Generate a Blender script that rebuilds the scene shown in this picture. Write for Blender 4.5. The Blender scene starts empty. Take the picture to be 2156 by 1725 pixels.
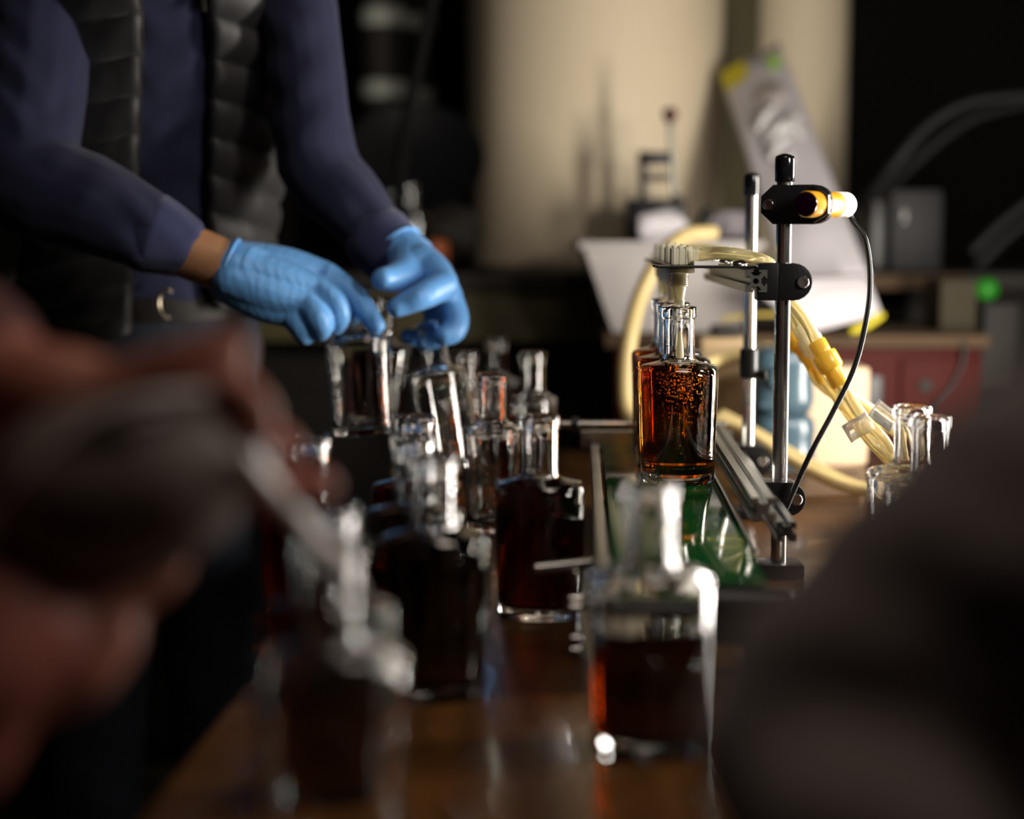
import bpy, bmesh, math, random
from mathutils import Vector, Matrix, Euler
random.seed(7)
SC = bpy.context.scene
COL = SC.collection
R = math.radians
# ------------------------------------------------------------------ camera
CZ = 1.12; FPX = 3593.0; PITCH = math.atan(387.5/FPX)
cam_d = bpy.data.cameras.new('camera'); cam = bpy.data.objects.new('camera', cam_d); COL.objects.link(cam)
cam.location = (0, 0, CZ); cam.rotation_euler = (R(90)-PITCH, 0, 0)
cam_d.sensor_fit = 'HORIZONTAL'; cam_d.sensor_width = 30.0; cam_d.lens = 50.0
cam_d.clip_start = 0.02; cam_d.clip_end = 50
cam_d.dof.use_dof = True; cam_d.dof.focus_distance = 1.80; cam_d.dof.aperture_fstop = 1.4
SC.camera = cam
# ------------------------------------------------------------------ world, lamps, exposure
w = bpy.data.worlds.new('world'); SC.world = w; w.use_nodes = True
w.node_tree.nodes['Background'].inputs[0].default_value = (1.0, 0.86, 0.70, 1)
w.node_tree.nodes['Background'].inputs[1].default_value = 0.010
SC.view_settings.view_transform = 'Standard'; SC.view_settings.look = 'None'
SC.view_settings.gamma = 1.0; SC.view_settings.use_curve_mapping = False
SC.view_settings.exposure = 0.0
SC.cycles.max_bounces = 14; SC.cycles.transmission_bounces = 12; SC.cycles.glossy_bounces = 6
SC.cycles.caustics_refractive = True; SC.cycles.caustics_reflective = True
SC.cycles.sample_clamp_indirect = 40.0; SC.cycles.blur_glossy = 0.2
def area(name, loc, target, sx, sy, power, col, spread=180):
    l = bpy.data.lights.new(name, 'AREA'); l.shape = 'RECTANGLE'; l.size = sx; l.size_y = sy
    l.energy = power; l.color = col; l.spread = R(spread)
    o = bpy.data.objects.new(name, l); COL.objects.link(o); o.location = loc
    d = Vector(target)-Vector(loc); o.rotation_euler = d.to_track_quat('-Z', 'Y').to_euler()
    return o
# a tall two-sided LED work lamp stands on the floor past the table's right edge, just outside the frame
area('work_lamp', (0.82, 2.06, 1.02), (0.10, 2.72, 1.06), 0.11, 0.58, 15.0, (1.0, 0.93, 0.83))
area('work_lamp_front', (0.82, 2.03, 1.02), (0.12, 1.33, 0.98), 0.11, 0.58, 12.0, (1.0, 0.94, 0.86))
# weaker fill light added nearer the lens to brighten the worker
area('front_fill', (0.80, 1.25, 1.42), (-0.25, 2.10, 1.10), 0.16, 0.24, 6.5, (1.0, 0.92, 0.83))
# unseen overhead fill added to lift shadows on the worker and near hands
area('overhead_fill', (0.35, 0.9, 2.6), (0.0, 1.2, 0.9), 0.5, 0.5, 5.5, (1.0, 0.86, 0.76))

def ray(px, py):
    u = (px-1078.0)/FPX; v = (862.5-py)/FPX; c, s = math.cos(PITCH), math.sin(PITCH)
    return Vector((u, c+v*s, -s+v*c))
def at(px, py, Y):
    d = ray(px, py); return Vector((0, 0, CZ))+d*(Y/d.y)
def on(px, py, z):
    d = ray(px, py); return Vector((0, 0, CZ))+d*((z-CZ)/d.z)
def mm(n, Y): return n*Y/FPX

# ------------------------------------------------------------------ materials
MATS = {}
def mat(name, col=(.5, .5, .5), rough=.5, metal=0, trans=0, ior=1.45, bump=0, bscale=30, bstretch=(1, 1, 1),
        col2=None, cscale=8, cstretch=(1, 1, 1), coat=0, sheen=0, sss=0, sssr=(1, .3, .2), emit=0, emitcol=None, absorb=None,
        density=0, alpha=1, wave=None, spec=.5, aniso=0, cramp=(.35, .65)):
    m = bpy.data.materials.new(name); m.use_nodes = True; nt = m.node_tree; N = nt.nodes; L = nt.links
    b = N['Principled BSDF']
    b.inputs['Base Color'].default_value = (*col, 1); b.inputs['Roughness'].default_value = rough
    b.inputs['Metallic'].default_value = metal; b.inputs['Transmission Weight'].default_value = trans
    b.inputs['IOR'].default_value = ior; b.inputs['Coat Weight'].default_value = coat
    b.inputs['Sheen Weight'].default_value = sheen; b.inputs['Alpha'].default_value = alpha
    b.inputs['Specular IOR Level'].default_value = spec; b.inputs['Anisotropic'].default_value = aniso
    if sss:
        b.inputs['Subsurface Weight'].default_value = sss; b.inputs['Subsurface Scale'].default_value = .01
        b.inputs['Subsurface Radius'].default_value = sssr
    if emit:
        b.inputs['Emission Color'].default_value = (*(emitcol or col), 1); b.inputs['Emission Strength'].default_value = emit
    tc = N.new('ShaderNodeTexCoord')
    def noise(scale, stretch, detail=4):
        mp = N.new('ShaderNodeMapping'); mp.inputs['Scale'].default_value = stretch
        L.new(tc.outputs['Object'], mp.inputs['Vector'])
        n = N.new('ShaderNodeTexNoise'); n.inputs['Scale'].default_value = scale; n.inputs['Detail'].default_value = detail
        L.new(mp.outputs[0], n.inputs['Vector']); return n
    if col2:
        n = noise(cscale, cstretch); cr = N.new('ShaderNodeValToRGB')
        cr.color_ramp.elements[0].position = cramp[0]; cr.color_ramp.elements[1].position = cramp[1]
        cr.color_ramp.elements[0].color = (*col, 1); cr.color_ramp.elements[1].color = (*col2, 1)
        L.new(n.outputs['Fac'], cr.inputs[0]); L.new(cr.outputs[0], b.inputs['Base Color'])
    if bump or wave:
        bp = N.new('ShaderNodeBump'); bp.inputs['Strength'].default_value = bump or wave[2]
        bp.inputs['Distance'].default_value = .002
        if wave:
            mp = N.new('ShaderNodeMapping'); mp.inputs['Rotation'].default_value = wave[1]
            L.new(tc.outputs['Object'], mp.inputs['Vector'])
            wv = N.new('ShaderNodeTexWave'); wv.inputs['Scale'].default_value = wave[0]
            wv.inputs['Distortion'].default_value = 7; wv.inputs['Detail'].default_value = 3; wv.inputs['Detail Scale'].default_value = 1.2
            L.new(mp.outputs[0], wv.inputs['Vector']); L.new(wv.outputs['Fac'], bp.inputs['Height'])
        else:
            n = noise(bscale, bstretch); L.new(n.outputs['Fac'], bp.inputs['Height'])
        L.new(bp.outputs[0], b.inputs['Normal'])
    if absorb:
        va = N.new('ShaderNodeVolumeAbsorption'); va.inputs['Color'].default_value = (*absorb, 1)
        va.inputs['Density'].default_value = density
        L.new(va.outputs[0], N['Material Output'].inputs['Volume'])
    MATS[name] = m; return m
M_glass = mat('clear_glass', (1, 1, 1), .0, trans=1, ior=1.5, bump=.035, bscale=45, bstretch=(1, 1, .12))
M_liquid = mat('amber_liquid', (1, 1, 1), 0, trans=1, ior=1.34, absorb=(.90, .66, .05), density=125)
M_liquid2 = mat('dark_amber_liquid', (1, 1, 1), 0, trans=1, ior=1.34, absorb=(.87, .68, .05), density=330)
M_bub = mat('air_bubble', (1, 1, 1), 0, trans=1, ior=.75)
M_foam = mat('foam', (.95, .85, .66), .25, trans=.5, ior=1.2)
M_steel = mat('brushed_steel', (.62, .60, .57), .22, metal=1, bump=.05, bscale=200, bstretch=(1, 1, .05), aniso=.4)
M_alu = mat('anodised_aluminium', (.42, .43, .41), .34, metal=1, bump=.08, bscale=120, bstretch=(1, .05, 1))
M_black = mat('black_plastic', (.007, .007, .008), .36, bump=.08, bscale=300)
M_blackg = mat('glossy_black_vinyl', (.006, .006, .007), .12)
M_blackr = mat('black_rubber', (.01, .01, .01), .3)
M_belt = mat('green_belt', (.003, .042, .008), .07, col2=(.004, .055, .012), cscale=14, bump=.02, bscale=25, coat=.0)
M_wood = mat('varnished_wood', (.13, .055, .013), .22, col2=(.06, .024, .008), cscale=3.0, cstretch=(9, .8, 4), bump=.12, bscale=30, bstretch=(5, .5, 2), coat=.25)
M_hose = mat('amber_filled_hose', (.96, .86, .52), .12, trans=.6, ior=1.36, sss=.3, sssr=(1, .7, .2), bump=.04, bscale=20)
M_hoseb = mat('straw_hose', (.60, .47, .22), .3, trans=.25, ior=1.3)
M_nyl = mat('translucent_nylon', (.95, .88, .66), .25, trans=.25, ior=1.35, sss=.5, sssr=(1, .8, .5))
M_clearp = mat('clear_plastic', (.96, .95, .90), .12, trans=.8, ior=1.3)
M_yel = mat('yellow_nylon', (.95, .62, .06), .25, trans=.2, ior=1.4, sss=.3, sssr=(1, .6, .1))
M_orange = mat('yellow_sensor_body', (1.0, .48, .03), .3, coat=.3)
M_white = mat('white_label', (.9, .88, .86), .4)
M_lens = mat('sensor_lens', (.02, .0, .015), .08, coat=1)
M_glove = mat('blue_nitrile', (.14, .39, .80), .42, wave=(30, (0, .2, .3), .13), sheen=.1, sss=.12, sssr=(.1, .3, 1))
M_glove2 = mat('blue_nitrile_smooth', (.13, .37, .78), .38, bump=.25, bscale=45, sheen=.1, sss=.12, sssr=(.1, .3, 1))
M_skin = mat('tan_skin', (.50, .26, .13), .5, bump=.15, bscale=90, col2=(.42, .20, .10), cscale=20, sss=.15)
M_skinr = mat('ruddy_skin', (.50, .20, .13), .5, bump=.2, bscale=60, col2=(.38, .11, .08), cscale=14, sss=.15)
M_navy = mat('navy_knit', (.009, .0115, .042), .9, bump=.7, bscale=11, bstretch=(1, 1, 2.4), sheen=.08, col2=(.008, .010, .036), cscale=60)
M_rib = mat('navy_rib', (.022, .027, .085), .9, bump=.3, bscale=60, sheen=.2)
M_quilt = mat('black_quilted_nylon', (.017, .0162, .017), .55, bump=.6, bscale=26, bstretch=(1.6, 1.6, .7), sheen=.1)
M_jean = mat('dark_denim', (.014, .020, .033), .9, bump=.4, bscale=12, col2=(.010, .014, .023), cscale=15)
M_leather = mat('black_leather', (.010, .008, .007), .55, spec=.25, bump=.2, bscale=80)
M_brass = mat('pale_metal', (.75, .66, .48), .3, metal=1)
M_hair = mat('dark_hair', (.03, .02, .015), .6, bump=.6, bscale=60)
M_fleece = mat('dark_fleece', (.22, .175, .16), .95, bump=.7, bscale=45, sheen=.3, col2=(.16, .125, .12), cscale=20)
M_shirt = mat('maroon_cloth', (.09, .025, .022), .9, bump=.3, bscale=30)
M_smoke = mat('smoked_plastic', (.20, .15, .135), .5, bump=.1, bscale=14, coat=.2)
M_cream = mat('cream_tank', (.86, .73, .53), .6, bump=.1, bscale=6, col2=(.82, .69, .49), cscale=2.5)
M_olive = mat('olive_panel', (.085, .072, .028), .7, bump=.1, bscale=14, col2=(.065, .056, .022), cscale=4)
M_wall = mat('dark_wall', (.022, .018, .014), .9, bump=.2, bscale=8, col2=(.016, .013, .011), cscale=3)
M_floor = mat('dark_floor', (.16, .15, .08), .6, bump=.3, bscale=20, col2=(.04, .042, .025), cscale=16)
M_dark = mat('dark_board', (.02, .016, .013), .7, bump=.1, bscale=30)
M_plank = mat('tan_plank', (.10, .058, .028), .8, col2=(.07, .04, .019), cscale=4, cstretch=(1, 6, 6), bump=.1, bscale=30)
M_card = mat('cardboard', (.52, .38, .22), .85, bump=.1, bscale=40, col2=(.46, .33, .19), cscale=9)
M_beige = mat('beige_carton', (.50, .37, .24), .7, bump=.1, bscale=30)
M_bin = mat('white_bin', (.40, .37, .36), .5, bump=.15, bscale=8)
M_bag = mat('frosted_bag', (.82, .78, .82), .3, trans=.25, ior=1.2, bump=.5, bscale=18)
M_glint = mat('glint_plastic', (.9, .9, .9), .12, coat=.6)
M_yelp = mat('yellow_print', (.62, .52, .015), .5)
M_grn = mat('lime_print', (.45, .75, .15), .5)
M_greyp = mat('grey_print', (.25, .25, .27), .5)
M_blue = mat('blue_grey_plastic', (.045, .085, .115), .3, bump=.1, bscale=10, coat=.3, trans=.1)
M_red = mat('red_enamel', (.060, .006, .004), .6, bump=.1, bscale=12, col2=(.045, .0045, .003), cscale=5, spec=.15)
M_knob = mat('dark_red_knob', (.09, .02, .02), .3)
M_pipe = mat('grey_hose', (.014, .014, .017), .6)
M_ltgreen = mat('green_pilot_light', (.01, .16, .006), .5, emit=.03, emitcol=(.1, 1, .03))
M_darkst = mat('dark_stainless', (.30, .31, .29), .3, metal=1)
M_orangec = mat('orange_cap', (.50, .13, .04), .5)

# ------------------------------------------------------------------ mesh helpers
def link(name, me, m, parent=None, smooth=True, flat_angle=None):
    o = bpy.data.objects.new(name, me); COL.objects.link(o)
    if m is not None and not me.materials: me.materials.append(m)
    if smooth:
        me.shade_smooth()
        if flat_angle is not None: me.set_sharp_from_angle(angle=R(flat_angle))
    if parent is not None: o.parent = parent
    return o
def py(name, vs, fs, m, parent=None, smooth=True, flat_angle=None):
    me = bpy.data.meshes.new(name); me.from_pydata([tuple(v) for v in vs], [], fs); me.validate()
    return link(name, me, m, parent, smooth, flat_angle)
def tag(o, label=None, cat=None, group=None, kind=None):
    if label: o['label'] = label
    if cat: o['category'] = cat
    if group: o['group'] = group
    if kind: o['kind'] = kind
    return o
def empty(name, loc, label=None, cat=None, group=None, rot=(0, 0, 0)):
    o = bpy.data.objects.new(name, None); COL.objects.link(o); o.location = loc; o.rotation_euler = rot
    o.empty_display_size = .02
    return tag(o, label, cat, group)
class MB:
    def __init__(s): s.v = []; s.f = []
    def add(s, vs, fs):
        n = len(s.v); s.v += [Vector(v) for v in vs]; s.f += [tuple(i+n for i in f) for f in fs]; return s
    def build(s, name, m, parent=None, smooth=True, flat_angle=None):
        return py(name, s.v, s.f, m, parent, smooth, flat_angle)
def frame(t, side=None):
    t = t.normalized(); a = side if side is not None else (Vector((0, 0, 1)) if abs(t.z) < .9 else Vector((1, 0, 0)))
    u = (a - t*a.dot(t)).normalized(); return u, t.cross(u)
def crom(P, n):
    if len(P) < 3: return P
    out = []; Q = [P[0]*2-P[1]]+list(P)+[P[-1]*2-P[-2]]
    for i in range(1, len(Q)-2):
        a, b, c, d = Q[i-1:i+3]
        for k in range(n):
            t = k/n
            out.append(.5*((2*b)+(c-a)*t+(2*a-5*b+4*c-d)*t*t+(3*b-a-3*c+d)*t**3))
    out.append(P[-1]); return out
def loft(P, rad, seg=14, side=None, cap=True, sub=4, power=2.0):
    """swept ellipse through P; rad = radius or (ru, rv) per point; round caps"""
    rr = [(r, r) if not isinstance(r, (tuple, list)) else tuple(r) for r in rad]
    if sub > 1 and len(P) > 2:
        W = crom([Vector((p.x, p.y, p.z)) for p in P], sub)
        RU = crom([Vector((a, b, 0)) for a, b in rr], sub); P2 = W; rr = [(max(q.x, 1e-4), max(q.y, 1e-4)) for q in RU]
    else: P2 = [Vector(p) for p in P]
    n = len(P2); T = [(P2[min(i+1, n-1)]-P2[max(i-1, 0)]).normalized() for i in range(n)]
    rings = []; u = None
    for i in range(n):
        if side is not None: u, v = frame(T[i], side)
        else:
            u, v = frame(T[i], u) if u is not None else frame(T[i])
        rings.append((P2[i], u, v, rr[i], T[i]))
    full = []
    if cap:
        p, uu, vv, r, t = rings[0]; rm = (r[0]+r[1])/2*.8
        for k in (0, 1, 2):
            a = R([80, 55, 27][k]); full.append((p-t*rm*math.sin(a), uu, vv, (r[0]*math.cos(a), r[1]*math.cos(a))))
    full += [(p, uu, vv, r) for p, uu, vv, r, t in rings]
    if cap:
        p, uu, vv, r, t = rings[-1]; rm = (r[0]+r[1])/2*.8
        for k in (2, 1, 0):
            a = R([80, 55, 27][k]); full.append((p+t*rm*math.sin(a), uu, vv, (r[0]*math.cos(a), r[1]*math.cos(a))))
    vs = []; fs = []
    for p, uu, vv, r in full:
        for k in range(seg):
            a = 2*math.pi*k/seg; c, s_ = math.cos(a), math.sin(a)
            c = math.copysign(abs(c)**(2/power), c); s_ = math.copysign(abs(s_)**(2/power), s_)
            vs.append(p+uu*r[0]*c+vv*r[1]*s_)
    for i in range(len(full)-1):
        for k in range(seg):
            k2 = (k+1) % seg; fs.append((i*seg+k, i*seg+k2, (i+1)*seg+k2, (i+1)*seg+k))
    fs.append(tuple(range(seg-1, -1, -1))); fs.append(tuple((len(full)-1)*seg+k for k in range(seg)))
    return vs, fs
def flesh(name, lofts, m, parent=None, voxel=.004, smooth=6, disp=None):
    mb = MB()
    for l in lofts: mb.add(*l)
    me = bpy.data.meshes.new(name+'_src'); me.from_pydata([tuple(v) for v in mb.v], [], mb.f); me.update()
    bm = bmesh.new(); bm.from_mesh(me); 
    bmesh.ops.recalc_face_normals(bm, faces=bm.faces); bm.to_mesh(me); bm.free()
    o = bpy.data.objects.new(name+'_src', me); COL.objects.link(o)
    rm = o.modifiers.new('r', 'REMESH'); rm.mode = 'VOXEL'; rm.voxel_size = voxel
    sm = o.modifiers.new('s', 'SMOOTH'); sm.factor = .5; sm.iterations = smooth
    dg = bpy.context.evaluated_depsgraph_get(); dg.update()
    me2 = bpy.data.meshes.new_from_object(o.evaluated_get(dg))
    bpy.data.objects.remove(o); bpy.data.meshes.remove(me)
    if disp:
        nm = [v.normal.copy() for v in me2.vertices]
        for v, nn in zip(me2.vertices, nm): v.co += nn*disp(v.co)
    me2.name = name; me2.materials.clear()
    return link(name, me2, m, parent)
def boxv(x0, x1, y0, y1, z0, z1):
    return ([(x0, y0, z0), (x1, y0, z0), (x1, y1, z0), (x0, y1, z0), (x0, y0, z1), (x1, y0, z1), (x1, y1, z1), (x0, y1, z1)],
            [(3, 2, 1, 0), (4, 5, 6, 7), (0, 1, 5, 4), (1, 2, 6, 5), (2, 3, 7, 6), (3, 0, 4, 7)])
def box(name, x0, x1, y0, y1, z0, z1, m, parent=None, bev=.002, M=None):
    me = bpy.data.meshes.new(name); bm = bmesh.new()
    vs, fs = boxv(x0, x1, y0, y1, z0, z1); bv = [bm.verts.new(v) for v in vs]
    for f in fs: bm.faces.new([bv[i] for i in f])
    if bev: bmesh.ops.bevel(bm, geom=list(bm.edges), offset=bev, segments=2, profile=.6, affect='EDGES', clamp_overlap=True)
    if M is not None: bm.transform(M)
    bm.to_mesh(me); bm.free()
    return link(name, me, m, parent, True, 35)
def prism(name, pts, axis_u, axis_v, axis_w, org, depth, m, parent=None, bev=.0):
    """2D outline pts in (u, v) extruded along w"""
    me = bpy.data.meshes.new(name); bm = bmesh.new()
    A = [bm.verts.new(org+axis_u*a+axis_v*b) for a, b in pts]
    f = bm.faces.new(A); r = bmesh.ops.extrude_face_region(bm, geom=[f])
    for v in [g for g in r['geom'] if isinstance(g, bmesh.types.BMVert)]: v.co += axis_w*depth
    bmesh.ops.recalc_face_normals(bm, faces=bm.faces)
    if bev:
        es = [e for e in bm.edges if len(e.link_faces) == 2 and e.calc_face_angle(0) > R(50)]
        bmesh.ops.bevel(bm, geom=es, offset=bev, segments=2, profile=.6, affect='EDGES', clamp_overlap=True)
    bm.to_mesh(me); bm.free()
    return link(name, me, m, parent, True, 35)
def lathe_v(prof, org=Vector((0, 0, 0)), ax=Vector((0, 0, 1)), seg=32, close=False):
    u, v = frame(ax); ax = ax.normalized(); vs = []; fs = []
    for r, z in prof:
        for k in range(seg):
            a = 2*math.pi*k/seg; vs.append(org+ax*z+(u*math.cos(a)+v*math.sin(a))*max(r, 1e-5))
    n = len(prof)
    for i in range(n-1):
        for k in range(seg):
            k2 = (k+1) % seg; fs.append((i*seg+k, i*seg+k2, (i+1)*seg+k2, (i+1)*seg+k))
    fs.append(tuple(range(seg-1, -1, -1))); fs.append(tuple((n-1)*seg+k for k in range(seg)))
    return vs, fs
def lathe(name, prof, m, parent=None, org=Vector((0, 0, 0)), ax=Vector((0, 0, 1)), seg=32, ang=40):
    vs, fs = lathe_v(prof, Vector(org), Vector(ax), seg); return py(name, vs, fs, m, parent, True, ang)
def cyl(name, a, b, r, m, parent=None, seg=24, bev=.0008):
    a = Vector(a); b = Vector(b); L = (b-a).length; bev = min(bev, r*.4, L*.4)
    return lathe(name, [(r-bev, 0), (r, bev), (r, L-bev), (r-bev, L)], m, parent, a, b-a, seg)
def tube(name, P, r, m, parent=None, seg=12, sub=8, cap=True):
    vs, fs = loft([Vector(p) for p in P], [r if not isinstance(r, list) else r[i] for i in range(len(P))], seg=seg, sub=sub, cap=cap)
    return py(name, vs, fs, m, parent)
def loc_children(root):
    """meshes were written in world space: move them under root's origin"""
    root_m = root.matrix_basis.inverted()
    for c in root.children: c.matrix_basis = root_m @ c.matrix_basis

# ------------------------------------------------------------------ setting
ZT = CZ-.362
def struct(o): o['kind'] = 'structure'; return o
struct(box('floor', -3.2, 3.2, -2.2, 5.6, -.1, 0, M_floor, bev=0))
struct(box('wall_back', -3.2, 3.2, 5.5, 5.6, 0, 2.9, M_wall, bev=0))
struct(box('wall_left', -3.3, -3.2, -2.2, 5.6, 0, 2.9, M_wall, bev=0))
struct(box('wall_right', 3.2, 3.3, -2.2, 5.6, 0, 2.9, M_wall, bev=0))
struct(box('wall_front', -3.2, 3.2, -2.3, -2.2, 0, 2.9, M_wall, bev=0))
struct(box('ceiling', -3.2, 3.2, -2.2, 5.6, 2.9, 3.0, M_wall, bev=0))

# ------------------------------------------------------------------ main table
tab = empty('work_table', (.5, 1.6, 0), 'long varnished orange-brown wooden table that carries the bottles', 'table')
prism('tabletop', [(-.262, .45), (.73, .45), (.73, 2.74), (-.13, 2.74)], Vector((1, 0, 0)), Vector((0, 1, 0)), Vector((0, 0, 1)),
      Vector((0, 0, ZT-.035)), .035, M_wood, tab, bev=.004)
for x, y in ((-.16, .55), (.68, .55), (-.05, 2.64), (.68, 2.64)):
    box('leg', x-.03, x+.03, y-.03, y+.03, 0, ZT-.035, M_wood, tab, .004)
box('apron', -.12, .70, 2.66, 2.69, ZT-.12, ZT-.035, M_wood, tab)
loc_children(tab)

# ------------------------------------------------------------------ bottles
H = .188
OUT = [(0.0, .0360, .0270), (.0012, .0375, .0285), (.004, .0388, .0298), (.012, .0392, .0302), (.05, .0404, .0314), (.09, .0416, .0326), (.115, .0424, .0334),
       (.1205, .0424, .0334), (.1238, .0412, .0324), (.1258, .0385, .0302), (.1272, .0330, .0262), (.1288, .0260, .0222), (.1305, .0205, .0195),
       (.1330, .0178, .0178), (.137, .0171, .0171), (.150, .0169, .0169), (.165, .0169, .0169), (.1750, .0169, .0169), (.1758, .0171, .0171), (.1762, .0181, .0181), (.1768, .0186, .0186), (.178, .0187, .0187), (.185, .0187, .0187), (.1868, .0185, .0185), (.1877, .0178, .0178), (.188, .0168, .0168), (.188, .0154, .0154), (.1876, .0147, .0147), (.1866, .0137, .0137), (.184, .0132, .0132)]
INN = [(.1800, .0132, .0132), (.165, .0132, .0132), (.150, .0132, .0132), (.138, .0133, .0133), (.1325, .0140, .0140), (.1285, .0165, .0162), (.1262, .0215, .0195),
       (.1245, .0280, .0235), (.1228, .0335, .0265), (.1195, .0378, .0290), (.115, .0388, .0298), (.09, .0382, .0292), (.05, .0370, .0280), (.020, .0360, .0270), (.0135, .0345, .0258), (.0112, .0300, .0220), (.0104, .018, .013), (.0102, .003, .003)]
def ringpts(z, a, b, seg=56):
    e = 2.0 + .35*max(0, min(1, (a-.0175)/.02)); out = []
    for k in range(seg):
        t = 2*math.pi*k/seg; c, s = math.cos(t), math.sin(t)
        out.append(Vector((a*math.copysign(abs(c)**(2/e), c), b*math.copysign(abs(s)**(2/e), s), z)))
    return out
def ring_mesh(name, rings, mt, seg=56):
    vs = []; fs = []
    for r in rings: vs += ringpts(*r, seg=seg)
    for i in range(len(rings)-1):
        for k in range(seg):
            k2 = (k+1) % seg; fs.append((i*seg+k, i*seg+k2, (i+1)*seg+k2, (i+1)*seg+k))
    fs.append(tuple(range(seg-1, -1, -1))); fs.append(tuple((len(rings)-1)*seg+k for k in range(seg)))
    me = bpy.data.meshes.new(name); me.from_pydata([tuple(v) for v in vs], [], fs)
    bm = bmesh.new(); bm.from_mesh(me); bmesh.ops.recalc_face_normals(bm, faces=bm.faces); bm.to_mesh(me); bm.free()
    me.materials.append(mt); me.shade_smooth(); return me
G_ME = ring_mesh('bottle_glass', OUT+INN, M_glass)
def liq_mesh(level, mt, name='liquid'):
    I = sorted(INN); e = .0003; rings = []
    for z, a, b in I:
        if z < level-.0005: rings.append((z-(e if z < .0112 else 0), a+e, b+e))
    for (z0, a0, b0), (z1, a1, b1) in zip(I, I[1:]):
        if z0 <= level <= z1:
            t = (level-z0)/(z1-z0); a = a0+(a1-a0)*t; b = b0+(b1-b0)*t
            rings += [(level, a+e, b+e), (level-.0004, a*.93, b*.93), (level-.0006, a*.5, b*.5)]
    return ring_mesh(name, rings, mt)
LQ = {'full': liq_mesh(.130, M_liquid2), 'fill': liq_mesh(.1275, M_liquid), 'half': liq_mesh(.088, M_liquid2), 'far': liq_mesh(.103, M_liquid)}
def bottle(base, kind, label, rot=0, axis=None, group=None):
    g = bpy.data.objects.new('bottle', G_ME); COL.objects.link(g); tag(g, label, 'bottle', group)
    if axis is not None:
        q = Vector((0, 0, 1)).rotation_difference(axis.normalized()); g.rotation_mode = 'QUATERNION'
        g.rotation_quaternion = q @ Euler((0, 0, R(rot))).to_quaternion()
    else: g.rotation_euler = (0, 0, R(rot))
    g.location = base
    if kind != 'empty':
        l = bpy.data.objects.new('liquid', LQ[kind]); COL.objects.link(l); l.parent = g
    return g
def bt(px, pyy, kind, label, rot=0, zb=ZT):
    p = on(px, pyy+3, zb+H); return bottle(Vector((p.x, p.y, zb)), kind, label, rot)
ZB = ZT+.089
fillers = []
BX0 = on(1430, 645, ZB+H); 
fl = ['bottle of bubbling amber spirit under the nozzle, nearest on the belt', 'second filled bottle on the belt, just behind the bubbling one',
      'third filled bottle on the belt, farthest back of the row']
for i, (dx, dy) in enumerate(((0, 0), (.0035, .102), (.0075, .218))):
    fillers.append(bottle(Vector((BX0.x+dx, BX0.y+dy, ZB)), 'fill', fl[i], [-4, 3, -2][i]))
bt(1137, 872, 'full', 'dark full bottle in sharp focus left of the belt, tall clear neck', -3)
bt(1036, 783, 'empty', 'empty clear bottle standing behind the dark sharp one', 78)
bt(1122, 738, 'far', 'far amber bottle at the back of the table, not quite full', 82)
bt(1045, 710, 'far', 'farthest dim bottle with a dark shoulder at the table end', 70)
bt(980, 735, 'empty', 'blurred empty bottle behind the tilted one', 80)
bt(876, 872, 'full', 'dark full bottle left of centre, rearmost of its three', 4)
bt(871, 914, 'full', 'dark full bottle left of centre, middle of its three', -5)
bt(912, 954, 'full', 'dark full bottle left of centre, front of its three', 3)
bt(650, 914, 'full', 'full bottle by the left table edge, just behind the bare blurred fingertip', 6)
bt(690, 1062, 'full', 'blurred full bottle near the left table edge, behind the nearest', 5)
bt(692, 1134, 'empty', 'nearest blurred empty bottle, at the left front of the table', -6)
bt(1370, 1012, 'half', 'blurred half-full bottle in front of the green belt', 2)
bt(1921, 850, 'empty', 'empty clear bottle right of the black stands, rear of the pair', 8)
bt(1958, 870, 'empty', 'empty clear bottle right of the black stands, front of the pair', -5)
def held(rim, foot, kind, label, rot=0):
    ax = (rim-foot).normalized(); return bottle(rim-ax*H, kind, label, rot, axis=ax)
held(at(748, 603, 2.14), at(765, 905, 2.12), 'empty', 'empty bottle hanging from the leftmost blue-gloved hand', 4)
held(at(906, 680, 2.18), at(952, 985, 2.14), 'empty', 'tilted empty bottle held below the rightmost blue-gloved hand', 50)
held(at(812, 628, 2.33), at(782, 920, 2.35), 'full', 'dark red-brown bottle held behind the hanging empty one', 10)
# bubbles and foam of the bottle that is being filled
def spheres(pts, seg=6):
    vs = []; fs = []
    bm = bmesh.new(); bmesh.ops.create_icosphere(bm, subdivisions=1, radius=1); bv = [v.co.copy() for v in bm.verts]
    bf = [tuple(v.index for v in f.verts) for f in bm.faces]; bm.free()
    for c, r in pts:
        n = len(vs); vs += [c+v*r for v in bv]; fs += [tuple(i+n for i in f) for f in bf]
    return vs, fs
rb = random.Random(3); pts = []
for i in range(330):
    z = .121-abs(rb.gauss(0, .036)); 
    if z < .02: continue
    x = rb.gauss(.004, .011+.004*rb.random()); y = rb.uniform(-.022, -.004)
    r = rb.uniform(.0004, .0010)+(.0005 if z > .085 and rb.random() < .5 else 0)
    if abs(x) < .033: pts.append((Vector((x, y, z)), r))
for i in range(500): pts.append((Vector((rb.uniform(-.03, .03), rb.uniform(-.022, .005), rb.uniform(.016, .118))), rb.uniform(.00012, .00024)))
tag(py('bubbles', *spheres(pts), M_bub, fillers[0]), kind='stuff')
pts = []
for i in range(900):
    a = rb.uniform(0, 2*math.pi); t = rb.random()**.5
    pts.append((Vector((math.cos(a)*(.0135+.022*t*(rb.random()**1.5)), math.sin(a)*(.0135+.014*t*(rb.random()**1.5)), 0)), rb.uniform(.0004, .0010)))
pts = [(Vector((c.x, c.y, .1275-.0022*min(1, max(0, (Vector((c.x, c.y*1.25)).length-.016)/.018))*1.0)), r) for c, r in pts]
tag(py('foam', *spheres(pts), M_foam, fillers[0]), kind='stuff')

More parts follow.
